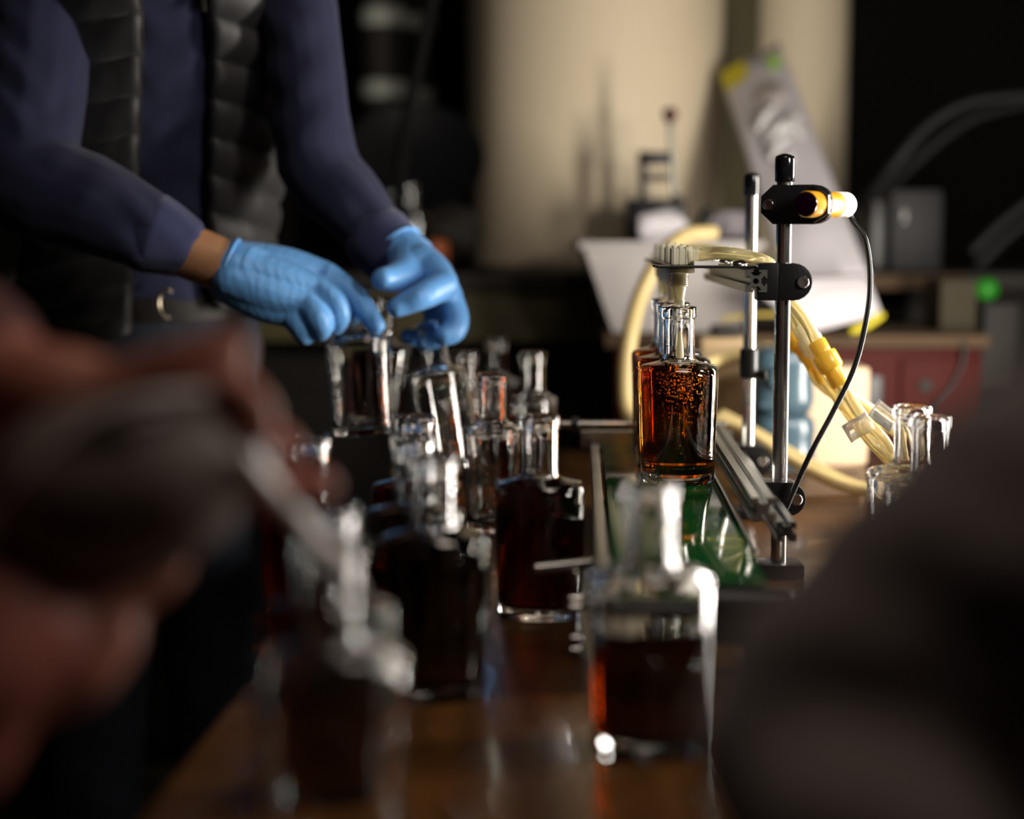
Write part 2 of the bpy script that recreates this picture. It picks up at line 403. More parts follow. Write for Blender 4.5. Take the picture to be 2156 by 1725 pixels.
# ------------------------------------------------------------------ conveyor
SL = .040
def cxl(Y): return BX0.x-.018+SL*(Y-BX0.y)
cdir = Vector((SL, 1, 0)).normalized(); cside = Vector((1, -SL, 0)).normalized(); up = Vector((0, 0, 1))
Y0, Y1 = 1.30, 2.16
conv = empty('conveyor', (cxl(1.7), 1.7, ZT), 'green belt conveyor with metal rails that carries the bottles being filled', 'conveyor')
def cbox(name, s0, s1, y0, y1, z0, z1, m, bev=.0015):
    o = Vector((cxl(y0), y0, z0)); L = (y1-y0)/cdir.y
    return prism(name, [(s0, 0), (s1, 0), (s1, z1-z0), (s0, z1-z0)], cside, up, cdir, o, L, m, conv, bev)
cbox('belt', -.060, .060, Y0, Y1, ZB-.018, ZB, M_belt, .008)
cbox('frame', -.052, .052, Y0+.03, Y1-.03, ZT+.03, ZB-.019, M_black)
cbox('rail', -.073, -.063, Y0-.02, Y1, ZB-.03, ZB+.003, M_alu)
cbox('rail', .062, .067, Y0+.15, Y1, ZB-.03, ZB-.003, M_alu)
def vslot(w=.02):
    h = w/2; g = w*.13; d = w*.26; e = w*.26
    q = [(-h, -h), (-g, -h), (-g, -h+w*.09), (-e, -h+w*.09), (-g*.9, -h+d), (g*.9, -h+d), (e, -h+w*.09), (g, -h+w*.09), (g, -h)]
    out = []
    for k in range(4):
        a = k*math.pi/2; c, s = math.cos(a), math.sin(a)
        out += [(x*c-y*s, x*s+y*c) for x, y in q]
    return out
prism('guide_rail', vslot(.022), cside, up, cdir, Vector((cxl(1.56), 1.56, ZB+.012))+cside*.083, .60, M_alu, conv)
prism('guide_rail', vslot(.018), cside, up, cdir, Vector((cxl(1.58), 1.58, ZB-.012))+cside*.107, .58, M_black, conv)
cyl('crossbar', Vector((cxl(2.17)-.16, 2.17, ZB+.020)), Vector((cxl(2.17)+.10, 2.17, ZB+.020)), .0045, M_steel, conv)
prism('cross_profile', vslot(.02), Vector((0, 1, 0)), up, Vector((1, 0, 0)), Vector((cxl(2.13)-.085, 2.13, ZB+.006)), .19, M_alu, conv)
cyl('collar', Vector((cxl(2.17)-.098, 2.17, ZB+.020)), Vector((cxl(2.17)-.088, 2.17, ZB+.020)), .009, M_black, conv)
p = at(1123, 1198, 1.42); q = at(1300, 1180, 1.44)
cyl('stop_rod', p, q, .0042, M_steel, conv, bev=.002)
cyl('end_roller', Vector((cxl(Y0)-.075, Y0, ZB-.02)), Vector((cxl(Y0)+.075, Y0, ZB-.02)), .015, M_black, conv)
p = at(1212, 1200, 1.41); 
cyl('threaded_leg', Vector((p.x, p.y, ZT+.002)), p, .0032, M_steel, conv)
for zz, rr in ((ZT+.048, .0095), (ZT+.041, .0095), (ZT+.014, .007), (ZT+.004, .0075)):
    cyl('nut', Vector((p.x, p.y, zz)), Vector((p.x, p.y, zz+.005)), rr, M_steel, conv, seg=6)
for yy in (1.36, 2.05):
    for sx in (-1, 1): cyl('foot', Vector((cxl(yy)+sx*.055, yy, ZT)), Vector((cxl(yy)+sx*.055, yy, ZT+.032)), .010, M_black, conv)
loc_children(conv)

# ------------------------------------------------------------------ rod stands
def stand(px_top, py_top, px_bot, py_bot, Y, r, label, caph, extra):
    top = at(px_top, py_top, Y); bot = at(px_bot, py_bot, Y); x = (top.x+bot.x)/2; z0 = bot.z
    e = empty('rod_stand', (x, Y, ZT), label, 'stand')
    cyl('rod', (x, Y, ZT+.012), (x, Y, top.z-.004), r, M_steel, e, seg=32)
    lathe('cap', [(r+.0012, 0), (r+.0020, .001), (r+.0020, caph*.80), (r+.0012, caph*.90), (r*.55, caph*.97), (r*.1, caph)], M_blackg, e,
          (x, Y, top.z-caph), (0, 0, 1), 32, 60)
    box('foot_block', x-.024, x+.024, Y-.022, Y+.022, ZT, ZT+.014, M_black, e, .003)
    extra(e, x, Y); loc_children(e); return x
def bolt(par, c, n, r=.0055):
    n = n.normalized()
    lathe('bolt', [(r, 0), (r, .002), (r*.9, .0028), (r*.55, .0028), (r*.5, .0012), (r*.05, .0012)], M_steel, par, c, n, 20, 30)
def stadium(L0, L1, h, r=None, n=10, chamf=False):
    """outline: left end at -L0 (chamfered or square), right end round at L1"""
    pts = []
    for k in range(n+1):
        a = -math.pi/2+math.pi*k/n; pts.append((L1-h+h*math.cos(a), h*math.sin(a)))
    if chamf: pts += [(-L0+h*.62, h), (-L0, h*.42), (-L0, -h*.42), (-L0+h*.62, -h)]
    else: pts += [(-L0, h), (-L0, -h)]
    return pts
YA = 1.752
def extraA(e, x, Y):
    # sensor block near the top of the rod
    c = at(1650, 431, Y); n = Vector((-.30, -.95, 0)).normalized(); u = Vector((.95, -.30, 0)); s = mm(1, Y)
    u = up.cross(n)*-1; u = Vector((-n.y, n.x, 0))
    prism('sensor_block', stadium(53*s, 97*s, 41*s, chamf=True), u, up, n*-1, Vector((x, Y-.011, c.z)), .022, M_black, e, .0012)
    bolt(e, Vector((x, Y-.011, c.z))+u*(-37*s)+n*.0003, n)
    sc = Vector((x, Y-.011, c.z))+u*(62*s); ax = Vector((-.60, -.80, .0)).normalized()
    lathe('sensor_body', [(.0125, 0), (.0132, .001), (.0132, .071), (.0126, .072)], M_orange, e, sc-ax*.046+u*.002, ax, 36)
    lathe('sensor_nut', [(.0175, 0), (.0185, .001), (.0185, .005), (.0172, .006)], M_black, e, sc+ax*.0, ax, 6)
    lathe('sensor_lens', [(.0124, 0), (.0124, .0012), (.006, .0016), (.0005, .0017)], M_lens, e, sc+ax*.0258+u*.002, ax, 32)
    lathe('sensor_label', [(.0134, 0), (.0136, .0005), (.0136, .015), (.0128, .017), (.006, .018)][::1], M_white, e, sc-ax*.046+u*.002, -ax, 32)
    lathe('sensor_label', [(.0134, 0), (.0135, .0005), (.0135, .010), (.0134, .0105)], M_white, e, sc-ax*.046+u*.002, ax, 32)
    cb = sc-ax*.064+u*.002
    P = [cb, at(1795, 463, cb.y), at(1822, 505, 1.77), at(1832, 580, 1.76), at(1826, 660, 1.75), at(1800, 770, 1.74), at(1755, 865, 1.73), at(1712, 945, 1.72), at(1672, 1030, 1.72), at(1655, 1070, 1.72)]
    tube('cable', P, .0029, M_blackr, e, 12, 8)
    # profile clamp
    c2 = at(1640, 593, Y)
    n2 = Vector((-.04, -1, 0)).normalized(); u2 = Vector((-n2.y, n2.x, 0))
    o2 = Vector((x, Y-.016, c2.z))
    prism('clamp', stadium(14*s, 56*s, 39*s), u2, up, -n2, o2, .032, M_black, e, .001)
    prism('clamp_jaw', [(-58*s, -39*s), (-14.5*s, -39*s), (-14.5*s, 39*s), (-58*s, 39*s)], u2, up, -n2, o2+n2*.001, .034, M_black, e, .0012)
    bolt(e, o2+u2*(36*s), n2, .0062)
    # foot clamp at the rail
    c3 = at(1648, 1046, Y)
    prism('rail_clamp', stadium(48*s, 50*s, 36*s), u2, up, -n2, Vector((x, Y-.018, c3.z)), .034, M_black, e, .0012)
    bolt(e, Vector((x, Y-.018, c3.z))+u2*(30*s), n2, .0062)
xa = stand(1652, 323, 1642, 1040, YA, .0080, 'nearer steel rod with a black cap, a sensor block and cable', .029, extraA)
YBk = 2.10
def extraB(e, x, Y):
    s = mm(1, Y)
    c = at(1574, 764, Y); cyl('collar', (x, Y, c.z-.019), (x, Y, c.z+.018), .0118, M_black, e, 24, .002)
    cyl('knob', (x+.010, Y-.006, c.z-.015), (x+.021, Y-.010, c.z-.015), .006, M_black, e)
    c2 = at(1572, 968, Y)
    prism('rail_clamp', stadium(42*s, 50*s, 33*s), Vector((1, 0, 0)), up, Vector((0, 1, 0)), Vector((x, Y-.017, c2.z)), .034, M_black, e, .0012)
    bolt(e, Vector((x, Y-.017, c2.z))+Vector((28*s, 0, 0)), Vector((0, -1, 0)), .0062)
stand(1583, 362, 1574, 985, YBk, .0078, 'rear slimmer-looking steel rod with a black cap and collar', .029, extraB)

# ------------------------------------------------------------------ filling head
pe = at(1592, 592, 1.735)
fh = empty('filling_head', (pe.x, pe.y, pe.z), 'row of translucent filling nozzles on a black plate and slotted aluminium bar', 'nozzle')
prism('slotted_bar', vslot(.0225), Vector((.995, -.03, 0)), up, Vector((.012, 1, 0)).normalized(), pe, .42, M_alu, fh)
for k in range(2): cyl('bar_hole', pe+Vector((0, -.0006, 0)), pe+Vector((0, .003, 0)), .0032, M_black, fh)
zp = pe.z+.0125
px0 = BX0.x-.022
prism('nozzle_plate', [(px0-.004, -.012), (pe.x+.010, -.012), (pe.x+.012, .40), (px0+.012, .40), (px0+.008, .05), (px0-.006, .05)], Vector((1, 0, 0)), Vector((0, 1, 0)), up,
      Vector((0, 1.765, zp)), .0022, M_black, fh)
prism('spacer_strip', [(px0+.035, .02), (px0+.06, .02), (px0+.06, .34), (px0+.035, .34)], Vector((1, 0, 0)), Vector((0, 1, 0)), up, Vector((0, 1.765, zp+.0024)), .004, M_white, fh)
for k in range(4):
    yb = 1.775+k*.105
    lathe('bolt', [(.0085, 0), (.0085, .001), (.007, .0035), (.004, .0055), (.0005, .006)], M_steel, fh, (pe.x-.012-.001*k, yb, zp+.0022), (0, 0, 1), 20, 60)
NZ = []
for k in range(4):
    bx = BX0.x+.0035*k; by = BX0.y+.108*k-.002
    z = zp
    e = fh
    # elbow: body + ribs + barb
    lathe('nozzle', [(.0115, -.006), (.0145, -.006), (.0145, -.002), (.0115, -.0015), (.0092, -.0095), (.0092, -.020), (.0072, -.021), (.0056, -.030), (.0046, -.036), (.0040, -.040)][3:], M_nyl, e, (bx, by, z), (0, 0, 1), 24, 50)
    lathe('nozzle_flange', [(.012, -.0058), (.0148, -.005), (.0148, -.001), (.012, 0.0)], M_nyl, e, (bx+.001, by, z-.0008), (0, 0, 1), 24)
    for j in range(5):
        lathe('thread', [(.0088, 0), (.0099, .0006), (.0088, .0012)], M_nyl, e, (bx, by, z-.010-.0022*j), (0, 0, 1), 24)
    box('elbow', bx-.010, bx+.008, by-.009, by+.009, z+.0022, z+.020, M_nyl, e, .002)
    for j in range(3):
        box('elbow_rib', bx-.008+.0065*j, bx-.0055+.0065*j, by-.0095, by+.0095, z+.0025, z+.0212, M_nyl, e, .0006)
    lathe('hose_barb', [(.0095, 0), (.0108, .001), (.0108, .004), (.0085, .005), (.0085, .012)], M_nyl, e, (bx+.007, by, z+.0125), (1, 0, .03), 24)
    lathe('nozzle_tip', [(.0040, 0), (.0058, .009), (.0060, .011), (.0034, .0112)], M_clearp, e, (bx, by, z-.046), (0, 0, 1), 20)
    lathe('dip_tip', [(.0010, 0), (.0018, .003), (.0034, .014), (.0044, .026), (.0038, .029)], M_nyl, e, (bx+.001, by, z-.068), (0, 0, -1), 20)
    NZ.append(Vector((bx+.018, by, z+.0130)))
loc_children(fh)
for n_, k in zip(NZ, range(4)):
    dY = .105*k; dx = .0035*k
    P = [n_, Vector((n_.x+.025, n_.y+.005, n_.z+.0015)), Vector((n_.x+.055, n_.y+.02, n_.z-.002)), Vector((n_.x+.083, n_.y+.03, n_.z-.012)),
         at(1648+4*k, 612+10*k, 1.90+.05*k), at(1690-8*k, 668+8*k, 1.91+.04*k), at(1728-10*k, 735+4*k, 1.91+.03*k), at(1768-12*k, 806+2*k, 1.90+.03*k)]
    if k % 2 == 0: P += [at(1822, 886+14*k, 1.88), at(1862, 930+14*k, 1.87), at(1900, 1000, 1.88+.02*k)]
    else: P += [at(1850, 870+5*k, 1.95), at(1905, 925, 1.97), at(1960, 985, 1.98+.02*k)]
    e = empty('hose', n_, ['nearest amber filling hose, from the front nozzle to the table', 'second amber filling hose, curving beneath the first',
                           'third amber filling hose, behind the first two', 'rearmost amber filling hose, mostly behind the others'][k], 'hose')
    tube('hose_wall', P, .0068, M_hose, e, 14, 8)
    i = 6; j = [1, .35, .75, .0][k]
    a = P[5].lerp(P[6], j*.9); b = P[6].lerp(P[7], j*.9); ax = (b-a).normalized(); c = a.lerp(b, .5)
    lathe('coupling', [(.0085, 0), (.0100, .002), (.0100, .016), (.0132, .017), (.0140, .019), (.0140, .034), (.0128, .037), (.0105, .038), (.0105, .054), (.0088, .058)], M_yel if k != 1 else M_nyl, e, c-ax*.028, ax, 24, 40)
    loc_children(e)
# tape flags on the hoses
def flag(c, u, v, label):
    w, h = .030, .022; vs = []; fs = []
    for i in range(7):
        for j in range(2):
            t = i/6-.5; n = u.cross(v).normalized()
            vs.append(c+u*w*t+v*h*(j-.5)+n*(.004*math.sin(t*5)+.0004)); 
    for i in range(6): fs.append((i*2, i*2+2, i*2+3, i*2+1))
    o = py('tape_flag', vs, fs, M_clearp); md = o.modifiers.new('t', 'SOLIDIFY'); md.thickness = .0006
    return tag(o, label, 'tape')
flag(at(1807, 900, 1.87), Vector((.8, 0, .55)).normalized(), Vector((-.5, 0, .8)).normalized(), 'curled clear tape flag hanging off the front hose')
flag(at(1862, 876, 1.865), Vector((.75, 0, -.6)).normalized(), Vector((.5, 0, .75)).normalized(), 'small clear tape label wrapped higher on the front hose')
# lower bundle of hoses behind the stands
for k in range(3):
    P = [at(1505+8*k, 885-6*k, 2.32+.03*k), at(1560, 905-6*k, 2.30+.03*k), at(1640, 955-8*k, 2.25+.03*k), at(1710, 995-8*k, 2.2+.03*k), at(1785, 1028-5*k, 2.14+.03*k), at(1850, 1040-3*k, 2.12+.03*k)]
    P = [Vector((q.x, q.y, max(q.z, ZT+.008))) for q in P]
    tag(tube('hose', P, .0075, M_hoseb, None, 12, 6), ['lowest straw-coloured hose of the low bundle behind the rods', 'middle straw-coloured hose of the low bundle behind the rods',
        'topmost straw-coloured hose of the low bundle behind the rods'][k], 'hose')
P = [at(1500, 490, 2.62), at(1440, 498, 2.60), at(1390, 545, 2.57), at(1350, 620, 2.55), at(1328, 700, 2.52), at(1318, 790, 2.5), at(1325, 870, 2.48), at(1370, 915, 2.44)]
tag(tube('hose', P, .0125, M_hoseb, None, 14, 8), 'thick blurred straw-coloured hose arching down in front of the white bin', 'hose')
P = [at(1620, 735, 2.62), at(1560, 745, 2.6), at(1520, 755, 2.56), at(1480, 770, 2.5), at(1440, 800, 2.45)]
tag(tube('hose', P, .009, M_hoseb, None, 12, 6), 'short straw-coloured hose crossing behind the rear bottles', 'hose')

# ------------------------------------------------------------------ clutter on the far end of the table
def atx(px, Y): return at(px, 475, Y).x
def zof(pyy, Y): return at(1078, pyy, Y).z
def bx(name, px0, px1, py0, py1, Y, depth, m, label, cat, z0=None, bev=.004, par=None):
    za = zof(py1, Y) if z0 is None else z0
    o = box(name, atx(px0, Y), atx(px1, Y), Y, Y+depth, za, zof(py0, Y), m, par, bev)
    if label: tag(o, label, cat)
    return o
# blue-grey jugs
def jug(cx, cy, z, w, h, label):
    e = empty('jug', (cx, cy, z), label, 'container')
    vs, fs = loft([Vector((cx, cy, z+h*t)) for t in (.0, .07, .25, .5, .75, .93, 1.0)], [(w*.40, w*.36), (w*.47, w*.42), (w*.5, w*.45), (w*.48, w*.43), (w*.5, w*.45), (w*.46, w*.41), (w*.36, w*.32)], seg=28, side=Vector((1, 0, 0)), cap=False, sub=3, power=3.2)
    py('body', vs, fs, M_blue, e, True, 50)
    lathe('cap', [(.014, 0), (.015, .002), (.015, .010), (.013, .012)], M_blue, e, (cx-w*.12, cy-w*.452, z+h*.55), (0, -1, 0), 24)
    box('grip', cx-w*.40, cx+w*.40, cy-w*.455, cy-w*.43, z+h*.12, z+h*.20, M_blue, e, .004)
    loc_children(e)
zj = ZT
j0 = at(1652, 840, 2.50)
jug(j0.x, 2.52, ZT, .095, .085, 'lower blue-grey plastic jug of the stack behind the rods')
jug(j0.x-.002, 2.52, ZT+.086, .094, .098, 'upper blue-grey plastic jug of the stack behind the rods')
bx('carton', 1706, 1838, 775, 990, 2.56, .10, M_beige, 'brightly lit beige carton behind the hoses', 'box', z0=ZT)
bx('carton', 1480, 1586, 712, 900, 2.63, .09, M_card, 'brown cardboard carton behind the bubbling bottle', 'box', z0=ZT)
bx('tin', 1512, 1572, 690, 712, 2.60, .06, M_dark, None, None)
bpy.data.objects['tin'].name = 'dark_tin'
dt = bpy.data.objects['dark_tin']; tag(dt, 'small dark tin on top of the brown cardboard carton', 'tin'); dt.location.z = 0
dt.location.y = .035
bx('wooden_strip', 1600, 1832, 1002, 1040, 2.26, .05, M_plank, 'tan wooden strip lying across the table behind the rods', 'strip', z0=ZT)

# ------------------------------------------------------------------ red workbench behind
YW = 2.86
zw = zof(706, YW)
wb = empty('workbench', (.6, YW, 0), 'red enamelled steel workbench with a tan wooden top', 'workbench')
x0, x1 = atx(1300, YW), atx(2092, YW)
box('wooden_top', x0-.02, x1+.0, YW, YW+.345, zw-.022, zw, M_plank, wb, .003)
box('red_panel', x0, x1-.01, YW+.012, YW+.04, zw-.26, zw-.024, M_red, wb, .003)
box('frame', x0, x1-.01, YW+.042, YW+.34, zw-.26, zw-.024, M_dark, wb, .003)
box('raised_door', atx(1905, YW), atx(2078, YW), YW+.002, YW+.012, zw-.22, zw-.04, M_red, wb, .003)
box('dark_opening', atx(1832, YW), atx(1868, YW), YW+.006, YW+.0125, zw-.15, zw-.07, M_black, wb, .002)
cyl('lock', (atx(1957, YW), YW+.004, zof(812, YW)), (atx(1957, YW), YW-.004, zof(812, YW)), .012, M_dark, wb)
tube('cord', [at(2030, 722, YW-.006), at(2028, 760, YW-.008), at(2005, 815, YW-.008), at(1975, 850, YW-.008), at(1968, 880, YW-.008)], .0035, M_blackr, wb)
for x in (x0+.03, x1-.05):
    for y in (YW+.06, YW+.30): box('leg', x-.02, x+.02, y-.02, y+.02, 0, zw-.26, M_red, wb, .003)
loc_children(wb)
# white bin with things in it, on the workbench
zb0 = zw
bn = empty('bin', (atx(1400, 2.95), 3.0, zw), 'white plastic bin heaped with tools and crumpled plastic', 'bin')
def bin_mesh():
    xa0, xa1 = atx(1292, 2.95), atx(1560, 2.95); xt0, xt1 = atx(1226, 2.93), atx(1600, 2.93); zt = zof(512, 2.93)
    o = [(xa0, 2.95, zw), (xa1, 2.95, zw), (xa1, 3.14, zw), (xa0, 3.14, zw), (xt0, 2.92, zt), (xt1, 2.92, zt), (xt1, 3.18, zt), (xt0, 3.18, zt)]
    f = [(0, 1, 5, 4), (1, 2, 6, 5), (2, 3, 7, 6), (3, 0, 4, 7), (3, 2, 1, 0)]
    return o, f, xt0, xt1, zt
o_, f_, xt0, xt1, ztb = bin_mesh()
b_ = py('body', o_, f_, M_bin, bn, False); md = b_.modifiers.new('s', 'SOLIDIFY'); md.thickness = .004; md.offset = -1
for (y0_, y1_, xx0, xx1) in ((2.912, 2.922, xt0-.006, xt1+.006), (3.178, 3.188, xt0-.006, xt1+.006), (2.922, 3.178, xt0-.008, xt0), (2.922, 3.178, xt1, xt1+.008)):
    box('rim', xx0, xx1, y0_, y1_, ztb-.010, ztb+.003, M_bin, bn, .002)
cyl('rivet', at(1262, 600, 2.935), at(1262, 600, 2.925), .004, M_bin, bn)
loc_children(bn)
# lever corker in the bin
YL = 3.155
cz = ztb-.10
lc = empty('lever_press', (atx(1385, YL), YL, cz), 'black bench press with a tall lever and dark red knob, standing in the bin', 'press')
box('housing', atx(1318, YL), atx(1440, YL), YL-.03, YL+.05, zof(500, YL)-.14, zof(418, YL), M_black, lc, .008)
box('column', atx(1345, YL), atx(1362, YL), YL, YL+.02, zof(420, YL), zof(318, YL), M_black, lc, .003)
box('head_bar', atx(1343, YL), atx(1415, YL), YL-.01, YL+.025, zof(347, YL), zof(320, YL), M_black, lc, .003)
box('slide_bar', atx(1350, YL), atx(1408, YL), YL-.005, YL+.02, zof(380, YL), zof(366, YL), M_dark, lc, .003)
cyl('lever', at(1420, 425, YL-.02), at(1410, 245, YL-.02), .0045, M_darkst, lc)
lathe('knob', [(.004, 0), (.009, .006), (.014, .018), (.013, .026), (.006, .030), (.001, .031)], M_knob, lc, at(1410, 262, YL-.02), (0, 0, 1), 24, 60)
cyl('pivot', at(1424, 425, YL-.035), at(1424, 425, YL+.04), .012, M_dark, lc)
loc_children(lc)
def crumple(name, c, rx, ry, rz, m, label, cat, seed=1, par=None):
    bm = bmesh.new(); bmesh.ops.create_icosphere(bm, subdivisions=4, radius=1); rr = random.Random(seed)
    dirs = [(Vector((rr.gauss(0, 1), rr.gauss(0, 1), rr.gauss(0, 1))).normalized(), rr.uniform(.55, 1.0)) for _ in range(26)]
    for v in bm.verts:
        d = v.co.normalized(); k = min(h/max(d.dot(n), .05) for n, h in dirs if d.dot(n) > .05) if any(d.dot(n) > .05 for n, h in dirs) else 1
        k = min(k, 1.15); v.co = Vector((d.x*rx*k, d.y*ry*k, d.z*rz*k))+Vector(c)
    me = bpy.data.meshes.new(name); bm.to_mesh(me); bm.free()
    return tag(link(name, me, m, par), label, cat)
crumple('plastic_wrap', at(1395, 472, 2.99), .055, .028, .035, M_bag, 'crumpled clear plastic wrap at the press in the bin', 'wrap', 5)
crumple('plastic_wrap', at(1535, 470, 3.04), .05, .03, .036, mat('grey_bag', (.20, .18, .20), .35, bump=.5, bscale=18), 'grey crumpled plastic at the right end of the bin', 'wrap', 9)
hh = empty('hammer', at(1470, 520, 2.98), 'black-handled tool leaning out of the bin', 'tool')
cyl('handle', at(1440, 560, 3.0), at(1492, 438, 2.98), .009, M_blackr, hh, bev=.004)
cyl('grip', at(1462, 508, 2.992), at(1490, 443, 2.981), .0115, M_black, hh, bev=.004)
loc_children(hh)

# long blister pack leaning against the tanks
def card(name, quad, n0, m, par, thick=.004, puff=.012, nx=10, ny=26, seed=2):
    rr = random.Random(seed); a, b, c, d = quad; vs = []; fs = []
    nn = (b-a).cross(d-a).normalized()
    if nn.y > 0: nn = -nn
    ph = [rr.uniform(0, 6) for _ in range(4)]
    for j in range(ny+1):
        for i in range(nx+1):
            s, t = i/nx, j/ny; p = a.lerp(b, s).lerp(d.lerp(c, s), t)
            q = math.sin(math.pi*s)*min(1, t*6)*min(1, (1-t)*6)
            p = p+nn*(puff*q*(1+.3*math.sin(9*t+ph[0]+3*s)+.2*math.sin(21*t+7*s+ph[1])))
            vs.append(p)
    for j in range(ny):
        for i in range(nx): fs.append((j*(nx+1)+i, j*(nx+1)+i+1, (j+1)*(nx+1)+i+1, (j+1)*(nx+1)+i))
    o = py(name, vs, fs, m, par); md = o.modifiers.new('s', 'SOLIDIFY'); md.thickness = thick; md.offset = -1
    return o, nn
YP = 2.92
bp_ = empty('blister_pack', at(1700, 560, YP), 'tall white blister pack with a yellow corner, leaning above the bin', 'package')
A_, B_, C_, D_ = at(1518, 162, 3.44), at(1640, 92, 3.44), at(1832, 585, YP), at(1655, 600, YP)
pk, nn = card('film', (A_, B_, C_, D_), None, M_bag, bp_, .003, .010)
def patch(name, s0, s1, t0, t1, m, off=.004):
    def P(s, t): return A_.lerp(B_, s).lerp(D_.lerp(C_, s), t)+nn*off
    vs = [P(s0, t0), P(s1, t0), P(s1, t1), P(s0, t1)]
    o = py(name, vs, [(0, 1, 2, 3)], m, bp_, False); md = o.modifiers.new('s', 'SOLIDIFY'); md.thickness = .001; return o
patch('yellow_corner', .0, .42, .0, .095, M_yelp, .0075)
patch('green_dot', .74, .94, .06, .12, M_grn, .0125)
patch('print_line', .45, .72, .03, .055, M_greyp, .0125)
def P_(s, t, off=.0): return A_.lerp(B_, s).lerp(D_.lerp(C_, s), t)+nn*off
lathe('round_blister', [(.034, 0), (.034, .006), (.028, .011), (.001, .012)], mat('taupe_disc', (.50, .44, .42), .4), bp_, P_(.60, .22, .010), nn, 28, 60)
gl = [(.30, .36, .62, .30), (.36, .43, .75, .38), (.62, .42, .88, .38), (.35, .50, .66, .44), (.70, .36, .82, .45), (.45, .56, .62, .52)]
for s0, t0, s1, t1 in gl:
    a, b = P_(s0, t0, .020), P_(s1, t1, .024); tube('glint_piece', [a, a.lerp(b, .5)+nn*.006, b], [.006, .0085, .006], M_glint, bp_, 12, 4)  # white capsules added to stand in for glints on the crumpled film
loc_children(bp_)
wp = empty('paper_bag', at(1740, 690, 2.80), 'white flat bag with a yellow hem lying against the workbench', 'bag')
A2, B2, C2, D2 = at(1480, 600, 2.83), at(1838, 572, 2.85), at(1852, 665, 2.78), at(1500, 668, 2.80)
card('film', (at(1565, 590, 2.83), at(1822, 578, 2.85), at(1856, 662, 2.79), at(1700, 702, 2.80)), None, M_bag, wp, .003, .008, 10, 8, 4)
tube('yellow_hem', [at(1855, 664, 2.785), at(1828, 683, 2.785), at(1795, 697, 2.785)], .0065, M_yelp, wp, 8, 4)
tube('yellow_hem', [at(1520, 672, 2.80), at(1580, 664, 2.80), at(1650, 662, 2.80)], .0035, mat('ochre_hem', (.45, .33, .06), .5), wp, 8, 4)
loc_children(wp)

# ------------------------------------------------------------------ back bench with tanks
YK = 3.22; zk = zof(572, YK+.12)
bk = empty('back_bench', (0, YK, 0), 'dark bench with an olive front panel that carries the cream tanks', 'bench')
box('bench_top', -.95, 1.9, YK, 4.5, zk-.03, zk, M_dark, bk, .004)
box('edge_strip', .56, .85, YK-.012, YK-.001, zk-.03, zk-.002, M_plank, bk, .002)
box('front_panel', -.93, .36, YK+.03, YK+.05, zk-.13, zk-.031, M_olive, bk, .002)
box('lower_panel', -.93, 1.88, YK+.20, YK+.22, .05, zk-.031, M_dark, bk, .002)
for x in (-.9, 1.85):
    for y in (YK+.05, 4.42): box('leg', x-.03, x+.03, y-.03, y+.03, 0, zk-.03, M_dark, bk, .003)
loc_children(bk)
YT = 3.62; rT = (1514-985)/2*mm(1, YT); xT = at((1514+985)/2, 475, YT).x
lathe('cream_tank', [(rT*.96, 0), (rT, .012), (rT, 1.25), (rT*.96, 1.30), (rT*.5, 1.36), (.05, 1.38)], M_cream, None, (xT, YT, zk), (0, 0, 1), 96)
tag(bpy.data.objects['cream_tank'], 'wide cream cylindrical tank standing on the back bench', 'tank')
YT2 = 3.86; r2 = (1775-1566)/2*mm(1, YT2); x2 = at((1775+1566)/2, 475, YT2).x
o = lathe('cream_tank', [(r2*.96, 0), (r2, .012), (r2, 1.25), (r2*.96, 1.30), (r2*.5, 1.34), (.03, 1.35)], M_cream, None, (x2, YT2, zk), (0, 0, 1), 72)
tag(o, 'narrow cream tank behind the leaning blister pack', 'tank')
o = box('upright_board', atx(1470, 3.80), atx(1585, 3.80), 3.70+.03, 3.752, zk, zk+1.3, M_olive, None, .003)
tag(o, 'dark olive upright board between the two cream tanks', 'board')
# olive cabinet behind the worker, left
oc = empty('cabinet', (-.7, 3.5, 0), 'dull olive cabinet behind the worker in the vest', 'cabinet')
box('body', -1.15, -.42, 3.6, 4.1, 0, .98, M_olive, oc, .004)
box('door', -1.13, -.79, 3.58, 3.598, .06, .95, M_olive, oc, .003); box('door', -.78, -.44, 3.58, 3.598, .06, .95, M_olive, oc, .003)
loc_children(oc)
bk2 = bpy.data.objects['back_bench']
for c in bk2.children:
    pass
# steel pot stack upper left
YS = 3.9
def drum(px0, px1, pys, label, bands):
    xc = at((px0+px1)/2, 475, YS).x; r = (px1-px0)/2*mm(1, YS); zt_, zb_ = zof(pys[0], YS), zof(pys[1], YS)
    e = empty('canister', (xc, YS, zb_), label, 'canister')
    lathe('body', [(r*.9, 0), (r, .012), (r, zt_-zb_-.01), (r*.6, zt_-zb_)], M_dark, e, (xc, YS, zb_), (0, 0, 1), 48)
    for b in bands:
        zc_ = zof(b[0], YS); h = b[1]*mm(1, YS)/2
        lathe('highlight_band', [(r*.98, -h), (r*1.05, -h*.6), (r*1.08, 0), (r*1.05, h*.6), (r*.98, h)], M_hilite, e, (xc, YS, zc_), (0, 0, 1), 48)
    loc_children(e); return e
M_hilite = mat('painted_highlight', (.42, .44, .38), .35, bump=.1, bscale=20)  # pale colour painted as bands in place of highlights across the canisters
sh = empty('shelf', (-.3, 3.9, 0), 'dark shelf holding the highlight-banded canisters behind the left arm', 'shelf')
zs = zof(292, YS)
box('board', -.52, -.09, 3.76, 4.08, zs-.03, zs, M_dark, sh, .003)
for x in (-.51, -.11): box('side', x, x+.02, 3.78, 4.06, zk, zs-.03, M_dark, sh, .002)
loc_children(sh)
